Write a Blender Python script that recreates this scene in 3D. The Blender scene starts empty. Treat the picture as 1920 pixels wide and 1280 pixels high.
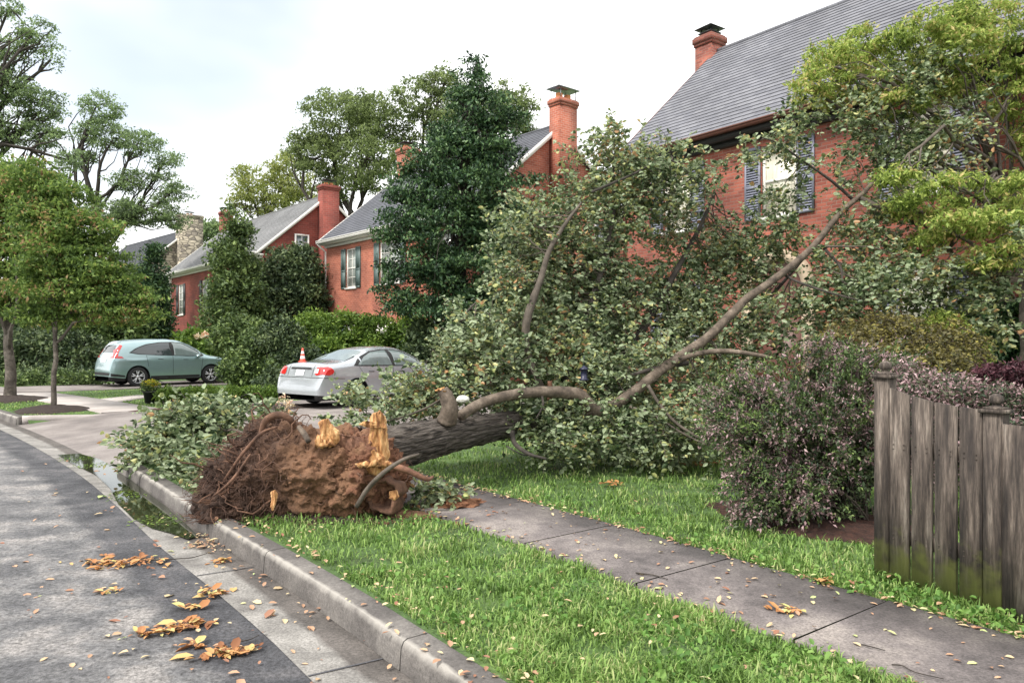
import bpy, math, random
import numpy as np
from mathutils import Vector, Matrix
from mathutils.bvhtree import BVHTree

S = bpy.context.scene
C = S.collection
R = math.radians
rng = np.random.default_rng(11)
random.seed(7)

# ------------------------------------------------------------------ camera
EYE = 1.75
F = 1400.0            # focal length in photo pixels (photo 1920 wide)
cam_d = bpy.data.cameras.new('camera')
cam = bpy.data.objects.new('camera', cam_d)
C.objects.link(cam)
cam.location = (0, 0, EYE)
cam.rotation_euler = (R(90), 0, 0)
cam_d.sensor_width = 36.0
cam_d.lens = 36.0 * F / 1920.0
cam_d.clip_start = 0.05
cam_d.clip_end = 3000
S.camera = cam

# ------------------------------------------------------------------ world, sun, exposure
SUN_EL, SUN_AZ = R(52), R(228)
w = bpy.data.worlds.new("World")
S.world = w
w.use_nodes = True
nt = w.node_tree
nt.nodes.clear()
o_ = nt.nodes.new('ShaderNodeOutputWorld')
bg = nt.nodes.new('ShaderNodeBackground')
sky = nt.nodes.new('ShaderNodeTexSky')
sky.sky_type = 'NISHITA'
sky.sun_disc = False
sky.sun_elevation = SUN_EL
sky.sun_rotation = SUN_AZ
sky.air_density = 1.2
sky.dust_density = 3.5
sky.ozone_density = 0.4
tc = nt.nodes.new('ShaderNodeTexCoord')
mp = nt.nodes.new('ShaderNodeMapping')
mp.inputs['Scale'].default_value = (1.0, 1.0, 2.2)
mp.inputs['Location'].default_value = (0.35, 0.1, 0.2)
nz = nt.nodes.new('ShaderNodeTexNoise')
nz.inputs['Scale'].default_value = 1.7
nz.inputs['Detail'].default_value = 4
rp = nt.nodes.new('ShaderNodeValToRGB')
rp.color_ramp.elements[0].position = 0.33
rp.color_ramp.elements[0].color = (0.85, 0.85, 0.85, 1)
rp.color_ramp.elements[1].position = 0.52
rp.color_ramp.elements[1].color = (1, 1, 1, 1)
mx = nt.nodes.new('ShaderNodeMixRGB')
mx.inputs[2].default_value = (8.9, 8.85, 8.8, 1)
L = nt.links.new
L(tc.outputs['Generated'], mp.inputs['Vector'])
L(mp.outputs['Vector'], nz.inputs['Vector'])
L(nz.outputs['Fac'], rp.inputs['Fac'])
# a thin blue opening in the bright cloud, up to the left of the street
dt = nt.nodes.new('ShaderNodeVectorMath'); dt.operation = 'DOT_PRODUCT'; dt.inputs[1].default_value = Vector((-0.33, 0.84, 0.44)).normalized()
nrm_ = nt.nodes.new('ShaderNodeVectorMath'); nrm_.operation = 'NORMALIZE'
L(tc.outputs['Generated'], nrm_.inputs[0]); L(nrm_.outputs[0], dt.inputs[0])
ad_ = nt.nodes.new('ShaderNodeMath'); ad_.operation = 'MULTIPLY_ADD'; ad_.inputs[1].default_value = 0.14
L(nz.outputs['Fac'], ad_.inputs[0]); L(dt.outputs['Value'], ad_.inputs[2])
hm = nt.nodes.new('ShaderNodeMapRange'); hm.interpolation_type = 'SMOOTHSTEP'
hm.inputs['From Min'].default_value = 1.005; hm.inputs['From Max'].default_value = 1.09
hm.inputs['To Min'].default_value = 1.0; hm.inputs['To Max'].default_value = 0.24
L(ad_.outputs[0], hm.inputs['Value'])
mu_ = nt.nodes.new('ShaderNodeMath'); mu_.operation = 'MULTIPLY'
L(rp.outputs['Color'], mu_.inputs[0]); L(hm.outputs[0], mu_.inputs[1])
L(mu_.outputs[0], mx.inputs[0])
L(sky.outputs['Color'], mx.inputs[1])
L(mx.outputs['Color'], bg.inputs['Color'])
bg.inputs['Strength'].default_value = 0.11
L(bg.outputs[0], o_.inputs['Surface'])

sd = bpy.data.lights.new('sun', 'SUN')
sd.energy = 2.1
sd.angle = R(11)
sd.color = (1.0, 0.95, 0.87)
sun = bpy.data.objects.new('sun', sd)
C.objects.link(sun)
_sd = Vector((math.sin(SUN_AZ) * math.cos(SUN_EL), math.cos(SUN_AZ) * math.cos(SUN_EL), math.sin(SUN_EL)))
sun.rotation_euler = _sd.to_track_quat('Z', 'Y').to_euler()

vs = S.view_settings
vs.view_transform = 'Standard'
vs.look = 'None'
vs.gamma = 1
vs.use_curve_mapping = False
vs.exposure = 1.0
S.cycles.max_bounces = 6
S.cycles.diffuse_bounces = 3
S.cycles.glossy_bounces = 3
S.cycles.transmission_bounces = 3
S.cycles.use_denoising = True

# ------------------------------------------------------------------ helpers
def P(px, py, Y):
    """world point seen at photo pixel (px,py) at distance Y"""
    return np.array([(px - 960) / F * Y, Y, EYE - (py - 640) / F * Y])

def G(px, py, z=0.14):
    Y = F * (EYE - z) / (py - 640)
    return np.array([(px - 960) / F * Y, Y, z])

class Geo:
    def __init__(s):
        s.V = []; s.F = []; s.n = 0; s.UV = []
    def add(s, V, Fs, uv=None):
        V = np.asarray(V, dtype=np.float64).reshape(-1, 3)
        if isinstance(Fs, np.ndarray):
            Fs = [Fs]
        else:
            by = {}
            for f in Fs:
                by.setdefault(len(f), []).append(f)
            Fs = [np.array(v) for v in by.values()]
        for f in Fs:
            s.F.append(f + s.n)
        s.V.append(V)
        s.n += len(V)
        return s
    def box(s, x0, x1, y0, y1, z0, z1):
        V = [(x0,y0,z0),(x1,y0,z0),(x1,y1,z0),(x0,y1,z0),(x0,y0,z1),(x1,y0,z1),(x1,y1,z1),(x0,y1,z1)]
        s.add(V, [(0,3,2,1),(4,5,6,7),(0,1,5,4),(1,2,6,5),(2,3,7,6),(3,0,4,7)])
        return s
    def quad(s, a, b, c, d):
        return s.add([a, b, c, d], [(0,1,2,3)])
    def tube(s, pts, rad, k=8, cap=True, wob=0.0):
        pts = np.asarray(pts, float)
        n = len(pts)
        rad = np.broadcast_to(np.asarray(rad, float), (n,))
        T = np.gradient(pts, axis=0)
        T /= np.linalg.norm(T, axis=1)[:, None] + 1e-9
        up = np.array([0, 0, 1.0]) if abs(T[0][2]) < 0.9 else np.array([1.0, 0, 0])
        A = np.cross(T[0], up); A /= np.linalg.norm(A)
        V = []
        ang = np.linspace(0, 2*np.pi, k, endpoint=False)
        for i in range(n):
            A = A - T[i]*np.dot(A, T[i]); A /= np.linalg.norm(A) + 1e-9
            B = np.cross(T[i], A)
            r = rad[i] * (1 + wob * rng.uniform(-1, 1, k))
            V.append(pts[i] + (np.cos(ang)*r)[:, None]*A + (np.sin(ang)*r)[:, None]*B)
        V = np.concatenate(V)
        i = np.arange(n-1)[:, None]*k
        j = np.arange(k)[None, :]
        j2 = (j+1) % k
        Fq = np.stack([i+j, i+j2, i+k+j2, i+k+j], -1).reshape(-1, 4)
        s.add(V, Fq)
        if cap:
            base = s.n - n*k
            s.F.append(np.array([[base + (k-1-q) for q in range(k)]]))
            s.F.append(np.array([[base + (n-1)*k + q for q in range(k)]]))
        return s
    def lathe(s, prof, k=16, axis='z', o=(0,0,0)):
        prof = np.asarray(prof, float)
        ang = np.linspace(0, 2*np.pi, k, endpoint=False)
        V = []
        for r, z in prof:
            r = max(r, 1e-4)
            c, n_ = np.cos(ang)*r, np.sin(ang)*r
            if axis == 'z': V.append(np.stack([c, n_, np.full(k, z)], -1))
            else: V.append(np.stack([c, np.full(k, z), n_], -1))
        V = np.concatenate(V) + np.array(o)
        n = len(prof)
        i = np.arange(n-1)[:, None]*k; j = np.arange(k)[None, :]; j2 = (j+1) % k
        s.add(V, np.stack([i+j, i+j2, i+k+j2, i+k+j], -1).reshape(-1, 4))
        return s
    def build(s, name, mat, parent=None, smooth=False, uv='box', world=True):
        V = np.concatenate(s.V)
        me = bpy.data.meshes.new(name)
        o = bpy.data.objects.new(name, me)
        if parent is not None:
            o.parent = parent
            if world:
                r = parent
                while r.parent: r = r.parent
                V = V - np.array(r.location)
        lv = np.concatenate([f.reshape(-1) for f in s.F]).astype(np.int32)
        lt = np.concatenate([np.full(len(f), f.shape[1]) for f in s.F]).astype(np.int32)
        ls = np.concatenate([[0], np.cumsum(lt)[:-1]]).astype(np.int32)
        me.vertices.add(len(V)); me.vertices.foreach_set('co', V.astype(np.float32).ravel())
        me.loops.add(len(lv)); me.loops.foreach_set('vertex_index', lv)
        me.polygons.add(len(lt)); me.polygons.foreach_set('loop_start', ls)
        if smooth: me.polygons.foreach_set('use_smooth', np.ones(len(lt), bool))
        me.update(calc_edges=True)
        if uv == 'own':
            uvl = me.uv_layers.new(name='UVMap')
            uvl.data.foreach_set('uv', np.concatenate(s.UV)[lv].astype(np.float32).ravel())
        elif uv == 'box' and len(lt) < 60000:
            nr = np.empty(len(lt)*3, np.float32); me.polygons.foreach_get('normal', nr)
            nr = np.abs(nr.reshape(-1, 3))
            ln = np.repeat(nr, lt, axis=0)
            co = V[lv]
            m = np.argmax(ln, 1)
            u = np.where(m == 0, co[:, 1], co[:, 0])
            v = np.where(m == 2, co[:, 1], co[:, 2])
            uvl = me.uv_layers.new(name='UVMap')
            uvl.data.foreach_set('uv', np.stack([u, v], -1).astype(np.float32).ravel())
        if mat: me.materials.append(mat)
        C.objects.link(o)
        return o

def tag(o, label=None, cat=None, group=None, kind=None):
    if label: o['label'] = label
    if cat: o['category'] = cat
    if group: o['group'] = group
    if kind: o['kind'] = kind
    return o

def thing(name, loc, label, cat, group=None, rz=0):
    o = bpy.data.objects.new(name, None)
    C.objects.link(o)
    o.location = tuple(float(v) for v in loc); o.rotation_euler = (0, 0, rz)
    o.empty_display_size = 0.2
    return tag(o, label, cat, group)

# ------------------------------------------------------------------ materials
def ramp(nt, stops):
    r = nt.nodes.new('ShaderNodeValToRGB')
    e = r.color_ramp.elements
    e[0].position = stops[0][0]; e[0].color = (*stops[0][1], 1)
    e[1].position = stops[-1][0]; e[1].color = (*stops[-1][1], 1)
    for p, c in stops[1:-1]:
        q = e.new(p); q.color = (*c, 1)
    return r

def newmat(name):
    m = bpy.data.materials.new(name); m.use_nodes = True
    return m, m.node_tree, m.node_tree.nodes['Principled BSDF']

def noise_mat(name, stops, scale=5, rough=0.85, bump=0.0, bscale=None, detail=6, coord='Object',
              stretch=(1,1,1), fine=0.0, metallic=0, spec=0.5, bdist=0.01, coat=0):
    m, t, b = newmat(name)
    tc = t.nodes.new('ShaderNodeTexCoord')
    mp = t.nodes.new('ShaderNodeMapping'); mp.inputs['Scale'].default_value = stretch
    n = t.nodes.new('ShaderNodeTexNoise'); n.inputs['Scale'].default_value = scale; n.inputs['Detail'].default_value = detail
    n.inputs['Roughness'].default_value = 0.62
    r = ramp(t, stops)
    l = t.links.new
    l(tc.outputs[coord], mp.inputs['Vector']); l(mp.outputs[0], n.inputs['Vector']); l(n.outputs['Fac'], r.inputs['Fac'])
    col = r.outputs['Color']
    n2 = t.nodes.new('ShaderNodeTexNoise'); n2.inputs['Scale'].default_value = bscale or scale*8; n2.inputs['Detail'].default_value = 5
    n2.inputs['Roughness'].default_value = 0.7
    l(mp.outputs[0], n2.inputs['Vector'])
    if fine:
        q = t.nodes.new('ShaderNodeMapRange'); q.inputs['From Min'].default_value = 0.3; q.inputs['From Max'].default_value = 0.7
        q.inputs['To Min'].default_value = 1-fine; q.inputs['To Max'].default_value = 1+fine
        l(n2.outputs['Fac'], q.inputs['Value'])
        mm = t.nodes.new('ShaderNodeMixRGB'); mm.blend_type = 'MULTIPLY'; mm.inputs[0].default_value = 1
        l(col, mm.inputs[1]); l(q.outputs[0], mm.inputs[2]); col = mm.outputs[0]
    l(col, b.inputs['Base Color'])
    b.inputs['Roughness'].default_value = rough
    b.inputs['Metallic'].default_value = metallic
    b.inputs['Specular IOR Level'].default_value = spec
    b.inputs['Coat Weight'].default_value = coat
    b.inputs['Coat Roughness'].default_value = 0.05
    if bump:
        bp = t.nodes.new('ShaderNodeBump'); bp.inputs['Strength'].default_value = bump; bp.inputs['Distance'].default_value = bdist
        l(n2.outputs['Fac'], bp.inputs['Height']); l(bp.outputs[0], b.inputs['Normal'])
    return m

def pale_edge_kerb():  # kerb concrete with a paler, ragged band along its front top edge
    m = M['kerb'].copy(); m.name = 'kerb_with_pale_arris'; t = m.node_tree; b = t.nodes['Principled BSDF']; l = t.links.new
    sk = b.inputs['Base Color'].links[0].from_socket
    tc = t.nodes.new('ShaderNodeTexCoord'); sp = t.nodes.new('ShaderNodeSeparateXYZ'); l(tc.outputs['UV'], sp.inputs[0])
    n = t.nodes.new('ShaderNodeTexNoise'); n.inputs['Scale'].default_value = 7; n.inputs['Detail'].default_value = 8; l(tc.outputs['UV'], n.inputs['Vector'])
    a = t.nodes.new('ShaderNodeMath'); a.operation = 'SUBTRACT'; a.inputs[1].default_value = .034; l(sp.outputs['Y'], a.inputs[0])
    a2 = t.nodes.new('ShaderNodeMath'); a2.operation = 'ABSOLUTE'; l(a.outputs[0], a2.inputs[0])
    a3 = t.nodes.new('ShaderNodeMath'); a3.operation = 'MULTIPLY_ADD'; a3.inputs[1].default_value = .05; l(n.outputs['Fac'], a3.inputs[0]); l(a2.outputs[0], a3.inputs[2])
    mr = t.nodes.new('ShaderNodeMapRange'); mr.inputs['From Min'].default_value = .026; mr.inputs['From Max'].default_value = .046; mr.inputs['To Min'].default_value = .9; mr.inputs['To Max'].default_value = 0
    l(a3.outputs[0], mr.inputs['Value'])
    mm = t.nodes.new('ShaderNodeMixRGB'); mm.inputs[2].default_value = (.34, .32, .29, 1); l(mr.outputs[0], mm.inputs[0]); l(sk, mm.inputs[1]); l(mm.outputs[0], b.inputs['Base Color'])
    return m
def plain(name, col, rough=0.6, var=0.12, scale=6, **k):
    a = tuple(c*(1-var) for c in col); z = tuple(min(1, c*(1+var)) for c in col)
    return noise_mat(name, [(0.35, a), (0.65, z)], scale=scale, rough=rough, **k)

def leaf_mat(name, stops, under=None, trans=0.25, rough=0.55, clump=1.2):
    """leaves: every leaf its own tint, a paler underside, some light through the blade"""
    m, t, b = newmat(name)
    l = t.links.new
    g = t.nodes.new('ShaderNodeNewGeometry')
    tcn = t.nodes.new('ShaderNodeTexCoord')
    n = t.nodes.new('ShaderNodeTexNoise'); n.inputs['Scale'].default_value = clump; n.inputs['Detail'].default_value = 2
    l(tcn.outputs['Object'], n.inputs['Vector'])
    mr = t.nodes.new('ShaderNodeMapRange'); mr.inputs['From Min'].default_value = 0.3; mr.inputs['From Max'].default_value = 0.7
    mr.inputs['To Min'].default_value = -0.28; mr.inputs['To Max'].default_value = 0.28
    l(n.outputs['Fac'], mr.inputs['Value'])
    ad = t.nodes.new('ShaderNodeMath'); ad.operation = 'ADD'; ad.use_clamp = True
    l(g.outputs['Random Per Island'], ad.inputs[0]); l(mr.outputs[0], ad.inputs[1])
    r = ramp(t, stops)
    l(ad.outputs[0], r.inputs['Fac'])
    col = r.outputs['Color']
    if under:
        mm = t.nodes.new('ShaderNodeMixRGB'); mm.inputs[2].default_value = (*under, 1)
        l(g.outputs['Backfacing'], mm.inputs[0]); l(col, mm.inputs[1]); col = mm.outputs[0]
    l(col, b.inputs['Base Color'])
    b.inputs['Roughness'].default_value = rough
    b.inputs['Specular IOR Level'].default_value = 0.35
    tr = t.nodes.new('ShaderNodeBsdfTranslucent')
    l(col, tr.inputs['Color'])
    ms = t.nodes.new('ShaderNodeMixShader'); ms.inputs[0].default_value = trans
    l(b.outputs[0], ms.inputs[1]); l(tr.outputs[0], ms.inputs[2])
    l(ms.outputs[0], t.nodes['Material Output'].inputs['Surface'])
    return m

def brick_mat(name, c1, c2, mortar, bw=0.215, bh=0.072, mort=0.008):
    m, t, b = newmat(name)
    l = t.links.new
    tc = t.nodes.new('ShaderNodeTexCoord')
    br = t.nodes.new('ShaderNodeTexBrick')
    br.inputs['Scale'].default_value = 1
    br.inputs['Brick Width'].default_value = bw; br.inputs['Row Height'].default_value = bh
    br.inputs['Mortar Size'].default_value = mort; br.inputs['Mortar Smooth'].default_value = 0.25
    br.inputs['Bias'].default_value = -0.1
    br.inputs['Color1'].default_value = (*c1, 1); br.inputs['Color2'].default_value = (*c2, 1); br.inputs['Mortar'].default_value = (*mortar, 1)
    l(tc.outputs['UV'], br.inputs['Vector'])
    n = t.nodes.new('ShaderNodeTexNoise'); n.inputs['Scale'].default_value = 0.8; n.inputs['Detail'].default_value = 7
    l(tc.outputs['UV'], n.inputs['Vector'])
    r = ramp(t, [(0.34, (0.62, 0.60, 0.62)), (0.66, (1.18, 1.14, 1.12))])
    l(n.outputs['Fac'], r.inputs['Fac'])
    mm = t.nodes.new('ShaderNodeMixRGB'); mm.blend_type = 'MULTIPLY'; mm.inputs[0].default_value = 1
    l(br.outputs['Color'], mm.inputs[1]); l(r.outputs['Color'], mm.inputs[2])
    l(mm.outputs[0], b.inputs['Base Color'])
    b.inputs['Roughness'].default_value = 0.9
    bp = t.nodes.new('ShaderNodeBump'); bp.inputs['Strength'].default_value = 0.7; bp.inputs['Distance'].default_value = 0.01; bp.invert = True
    l(br.outputs['Fac'], bp.inputs['Height']); l(bp.outputs[0], b.inputs['Normal'])
    return m

def shingle_mat(name, a, b_, bw=0.3, bh=0.19):
    m, t, b = newmat(name)
    l = t.links.new
    tc = t.nodes.new('ShaderNodeTexCoord')
    br = t.nodes.new('ShaderNodeTexBrick')
    br.inputs['Scale'].default_value = 1
    br.inputs['Brick Width'].default_value = bw; br.inputs['Row Height'].default_value = bh
    br.inputs['Mortar Size'].default_value = 0.006; br.inputs['Mortar Smooth'].default_value = 0.1
    br.inputs['Color1'].default_value = (*a, 1); br.inputs['Color2'].default_value = (*b_, 1)
    br.inputs['Mortar'].default_value = (*[c*0.5 for c in a], 1)
    l(tc.outputs['UV'], br.inputs['Vector'])
    n = t.nodes.new('ShaderNodeTexNoise'); n.inputs['Scale'].default_value = 0.7; n.inputs['Detail'].default_value = 8
    l(tc.outputs['UV'], n.inputs['Vector'])
    r = ramp(t, [(0.3, (0.8, 0.8, 0.8)), (0.7, (1.15, 1.15, 1.15))])
    l(n.outputs['Fac'], r.inputs['Fac'])
    mm = t.nodes.new('ShaderNodeMixRGB'); mm.blend_type = 'MULTIPLY'; mm.inputs[0].default_value = 1
    l(br.outputs['Color'], mm.inputs[1]); l(r.outputs['Color'], mm.inputs[2])
    l(mm.outputs[0], b.inputs['Base Color'])
    b.inputs['Roughness'].default_value = 0.8
    return m

M = {}
M['asphalt'] = noise_mat('asphalt', [(0.38, (0.085, 0.085, 0.09)), (0.5, (0.15, 0.148, 0.15)), (0.62, (0.26, 0.245, 0.235))], scale=2.2, detail=12, rough=0.78, bump=1.0, bscale=42, fine=0.75, bdist=0.02)
def damp_mat(src, name, lo, hi, dark, amp, sc=2.2, rough=.5):
    # a damp stain of ragged outline along the kerb, placed by the surface's own (distance along, distance from kerb) map
    m = M[src].copy(); m.name = name; t = m.node_tree; b = t.nodes['Principled BSDF']; l = t.links.new
    sk = b.inputs['Base Color'].links[0].from_socket
    tc = t.nodes.new('ShaderNodeTexCoord'); sp = t.nodes.new('ShaderNodeSeparateXYZ'); l(tc.outputs['UV'], sp.inputs[0])
    n = t.nodes.new('ShaderNodeTexNoise'); n.inputs['Scale'].default_value = sc; n.inputs['Detail'].default_value = 8; n.inputs['Roughness'].default_value = .7
    l(tc.outputs['UV'], n.inputs['Vector'])
    a = t.nodes.new('ShaderNodeMath'); a.operation = 'MULTIPLY_ADD'; a.inputs[1].default_value = amp; l(n.outputs['Fac'], a.inputs[0]); l(sp.outputs['Y'], a.inputs[2])
    mr = t.nodes.new('ShaderNodeMapRange'); mr.inputs['From Min'].default_value = lo; mr.inputs['From Max'].default_value = hi; l(a.outputs[0], mr.inputs['Value'])
    mm = t.nodes.new('ShaderNodeMixRGB'); mm.blend_type = 'MULTIPLY'; mm.inputs[2].default_value = (*dark, 1)
    l(mr.outputs[0], mm.inputs[0]); l(sk, mm.inputs[1]); l(mm.outputs[0], b.inputs['Base Color'])
    return m
M['tar'] = noise_mat('damp_asphalt', [(0.35, (0.045, 0.047, 0.055)), (0.65, (0.085, 0.085, 0.095))], scale=2, rough=0.5, bump=0.8, bscale=70, fine=0.45, bdist=0.01)
M['concrete'] = noise_mat('concrete', [(0.3, (0.125, 0.11, 0.105)), (0.5, (0.195, 0.172, 0.162)), (0.7, (0.27, 0.245, 0.23))], scale=1.3, rough=0.85, bump=0.5, bscale=60, fine=0.25)
M['gutter'] = noise_mat('gutter_concrete', [(0.34, (0.13, 0.122, 0.115)), (0.5, (0.215, 0.205, 0.19)), (0.66, (0.31, 0.295, 0.275))], scale=2.6, detail=12, rough=0.8, bump=0.8, bscale=60, fine=0.5)
M['asphalt_damp'] = damp_mat('asphalt', 'asphalt_damp_by_gutter', -.72, -.58, (.42, .43, .47), .42)
M['kerb'] = noise_mat('kerb_concrete', [(0.3, (0.065, 0.058, 0.055)), (0.5, (0.115, 0.105, 0.098)), (0.72, (0.20, 0.185, 0.17))], scale=2.4, rough=0.85, bump=0.8, bscale=50, fine=0.35)
M['sidewalk'] = noise_mat('sidewalk_concrete', [(0.34, (0.075, 0.066, 0.066)), (0.5, (0.145, 0.127, 0.124)), (0.68, (0.27, 0.24, 0.22))], scale=1.9, detail=12, rough=0.85, bump=0.8, bscale=70, fine=0.5)
M['farwalk'] = noise_mat('pale_concrete', [(0.3, (0.30, 0.27, 0.25)), (0.7, (0.46, 0.42, 0.40))], scale=1.2, rough=0.85, bump=0.4, bscale=60, fine=0.15)
M['soil'] = noise_mat('lawn_soil', [(0.3, (0.05, 0.075, 0.025)), (0.5, (0.07, 0.13, 0.035)), (0.7, (0.12, 0.19, 0.05))], scale=1.3, rough=0.95, bump=1, bscale=40, fine=0.5, bdist=0.02)
M['mulch'] = noise_mat('mulch', [(0.3, (0.018, 0.012, 0.010)), (0.7, (0.06, 0.04, 0.03))], scale=14, rough=0.95, bump=1, bscale=60, fine=0.5, bdist=0.03)
M['redmulch'] = noise_mat('red_mulch', [(0.3, (0.025, 0.011, 0.008)), (0.7, (0.10, 0.042, 0.028))], scale=12, rough=0.95, bump=1, bscale=60, fine=0.5, bdist=0.03)
M['brick_near'] = brick_mat('orange_red_brick', (0.345, 0.105, 0.07), (0.19, 0.05, 0.036), (0.27, 0.165, 0.13))
M['brick_mid'] = brick_mat('salmon_brick', (0.40, 0.125, 0.075), (0.29, 0.08, 0.048), (0.40, 0.26, 0.20), bw=0.24, bh=0.085)
M['brick_far'] = brick_mat('dark_red_brick', (0.25, 0.055, 0.04), (0.18, 0.04, 0.03), (0.24, 0.13, 0.10), bw=0.3, bh=0.11)
def fieldstone():
    m, t, b = newmat('pale_fieldstone'); l = t.links.new
    tc = t.nodes.new('ShaderNodeTexCoord'); mp = t.nodes.new('ShaderNodeMapping'); mp.inputs['Scale'].default_value = (2.0, 3.8, 1)
    v = t.nodes.new('ShaderNodeTexVoronoi'); v.inputs['Scale'].default_value = 1
    v2 = t.nodes.new('ShaderNodeTexVoronoi'); v2.feature = 'DISTANCE_TO_EDGE'; v2.inputs['Scale'].default_value = 1
    l(tc.outputs['UV'], mp.inputs[0]); l(mp.outputs[0], v.inputs['Vector']); l(mp.outputs[0], v2.inputs['Vector'])
    sp = t.nodes.new('ShaderNodeSeparateColor'); l(v.outputs['Color'], sp.inputs[0])
    r = ramp(t, [(0.0, (0.16, 0.14, 0.12)), (0.5, (0.34, 0.30, 0.23)), (1.0, (0.50, 0.44, 0.34))]); l(sp.outputs[0], r.inputs[0])
    mr = t.nodes.new('ShaderNodeMapRange'); mr.inputs['From Max'].default_value = .09; l(v2.outputs['Distance'], mr.inputs['Value'])
    mm = t.nodes.new('ShaderNodeMixRGB'); mm.inputs[1].default_value = (.09, .08, .065, 1); l(mr.outputs[0], mm.inputs[0]); l(r.outputs[0], mm.inputs[2])
    l(mm.outputs[0], b.inputs['Base Color']); b.inputs['Roughness'].default_value = .9
    bp = t.nodes.new('ShaderNodeBump'); bp.inputs['Distance'].default_value = .04; l(mr.outputs[0], bp.inputs['Height']); l(bp.outputs[0], b.inputs['Normal'])
    return m
M['stone_wall'] = fieldstone()
M['slate_near'] = shingle_mat('grey_slate', (0.125, 0.128, 0.15), (0.175, 0.178, 0.20))
M['slate_mid'] = shingle_mat('blue_grey_slate', (0.075, 0.08, 0.095), (0.10, 0.105, 0.125))
M['slate_far'] = shingle_mat('pale_grey_slate', (0.15, 0.155, 0.16), (0.20, 0.20, 0.205))
M['slate_dark'] = shingle_mat('dark_slate', (0.03, 0.034, 0.045), (0.045, 0.05, 0.06))
M['white'] = plain('white_paint', (0.72, 0.70, 0.66), 0.55, 0.06)
M['cream'] = plain('cream_curtain', (0.70, 0.67, 0.56), 0.35, 0.22, scale=2, coat=0.6, stretch=(9, 9, .7))
M['tanstone'] = plain('tan_stone', (0.42, 0.33, 0.24), 0.8)
M['brown_trim'] = plain('dark_brown_paint', (0.10, 0.035, 0.025), 0.5)
M['rust_trim'] = plain('rust_brown_gutter', (0.12, 0.045, 0.03), 0.5)
M['soffit_shade'] = plain('soffit_shadow_black', (0.02, 0.018, 0.018), 0.6)  # shade under the eave is put into the soffit's own colour
M['shutter_blue'] = plain('slate_blue_shutter', (0.20, 0.21, 0.27), 0.45)
M['shutter_green'] = plain('grey_green_shutter', (0.085, 0.125, 0.12), 0.5)
M['shutter_black'] = plain('black_shutter', (0.02, 0.022, 0.025), 0.5)
M['glass'] = plain('window_glass', (0.10, 0.12, 0.13), 0.06, 0.4, scale=1.2, spec=1.0)
M['glass_pale'] = plain('curtained_glass', (0.30, 0.33, 0.31), 0.1, 0.25, scale=1.5, spec=1.0)
M['metal'] = plain('galvanised_metal', (0.30, 0.31, 0.33), 0.35, metallic=0.8)
M['darkmetal'] = plain('dark_metal', (0.04, 0.04, 0.045), 0.4, metallic=0.6)
M['terracotta'] = plain('terracotta_flue', (0.55, 0.22, 0.09), 0.8)
M['bark'] = noise_mat('furrowed_bark', [(0.3, (0.035, 0.028, 0.024)), (0.5, (0.10, 0.085, 0.07)), (0.7, (0.20, 0.175, 0.15))], scale=3, rough=0.95, bump=1.0, bscale=9, fine=0.5, stretch=(1, 1, 1), bdist=0.04)
M['furrow'] = noise_mat('deep_furrowed_bark', [(0.38, (0.022, 0.018, 0.016)), (0.46, (0.075, 0.062, 0.052)), (0.54, (0.17, 0.145, 0.125)), (0.7, (0.27, 0.235, 0.205))], scale=1.0, detail=7, rough=0.95, bump=1.0, bscale=3.0, fine=0.35, coord='UV', stretch=(11, 2.2, 1), bdist=0.05)
M['bark_thin'] = noise_mat('smooth_grey_brown_bark', [(0.3, (0.045, 0.036, 0.028)), (0.7, (0.14, 0.115, 0.092))], scale=7, rough=0.85, bump=0.6, bscale=60, fine=0.3)
M['bark_dark'] = noise_mat('dark_bark', [(0.3, (0.02, 0.017, 0.015)), (0.7, (0.07, 0.058, 0.048))], scale=7, rough=0.9, bump=0.8, bscale=40, fine=0.3)
M['limb_bark'] = noise_mat('tan_limb_bark', [(0.32, (0.045, 0.034, 0.026)), (0.52, (0.115, 0.088, 0.066)), (0.70, (0.20, 0.16, 0.125))], scale=9, rough=0.85, bump=0.7, bscale=35, fine=0.35)
M['root'] = noise_mat('root_bark', [(0.3, (0.055, 0.028, 0.018)), (0.7, (0.19, 0.10, 0.062))], scale=9, rough=0.9, bump=0.8, bscale=50, fine=0.3)
M['rootlet'] = noise_mat('hair_roots', [(0.3, (0.035, 0.019, 0.014)), (0.7, (0.14, 0.078, 0.054))], scale=9, rough=0.95)
M['redroot'] = noise_mat('red_root_bark', [(0.3, (0.07, 0.03, 0.02)), (0.7, (0.26, 0.13, 0.08))], scale=7, rough=0.85, bump=0.8, bscale=40, fine=0.3)
M['torn'] = noise_mat('torn_yellow_wood', [(0.36, (0.16, 0.06, 0.022)), (0.5, (0.46, 0.23, 0.085)), (0.66, (0.68, 0.45, 0.22))], scale=9, rough=0.8, bump=0.8, bscale=60, fine=0.3, stretch=(3, 3, 0.6))
M['fence'] = noise_mat('weathered_fence_wood', [(0.34, (0.022, 0.017, 0.015)), (0.48, (0.060, 0.047, 0.039)), (0.58, (0.13, 0.105, 0.087)), (0.74, (0.27, 0.235, 0.20))], scale=2.3, detail=14, rough=0.9, bump=0.9, bscale=11, fine=0.65, stretch=(7, 7, 0.7))
M['rubber'] = plain('tyre_rubber', (0.02, 0.02, 0.022), 0.8)
M['alloy'] = plain('alloy_wheel', (0.62, 0.63, 0.65), 0.3, metallic=0.5)
M['underbody'] = plain('black_plastic', (0.015, 0.015, 0.016), 0.7)
M['teal_paint'] = plain('grey_teal_car_paint', (0.30, 0.42, 0.44), 0.28, 0.03, metallic=0.55, coat=1)
M['silver_paint'] = plain('silver_car_paint', (0.41, 0.44, 0.47), 0.26, 0.03, metallic=0.4, coat=1)
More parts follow.
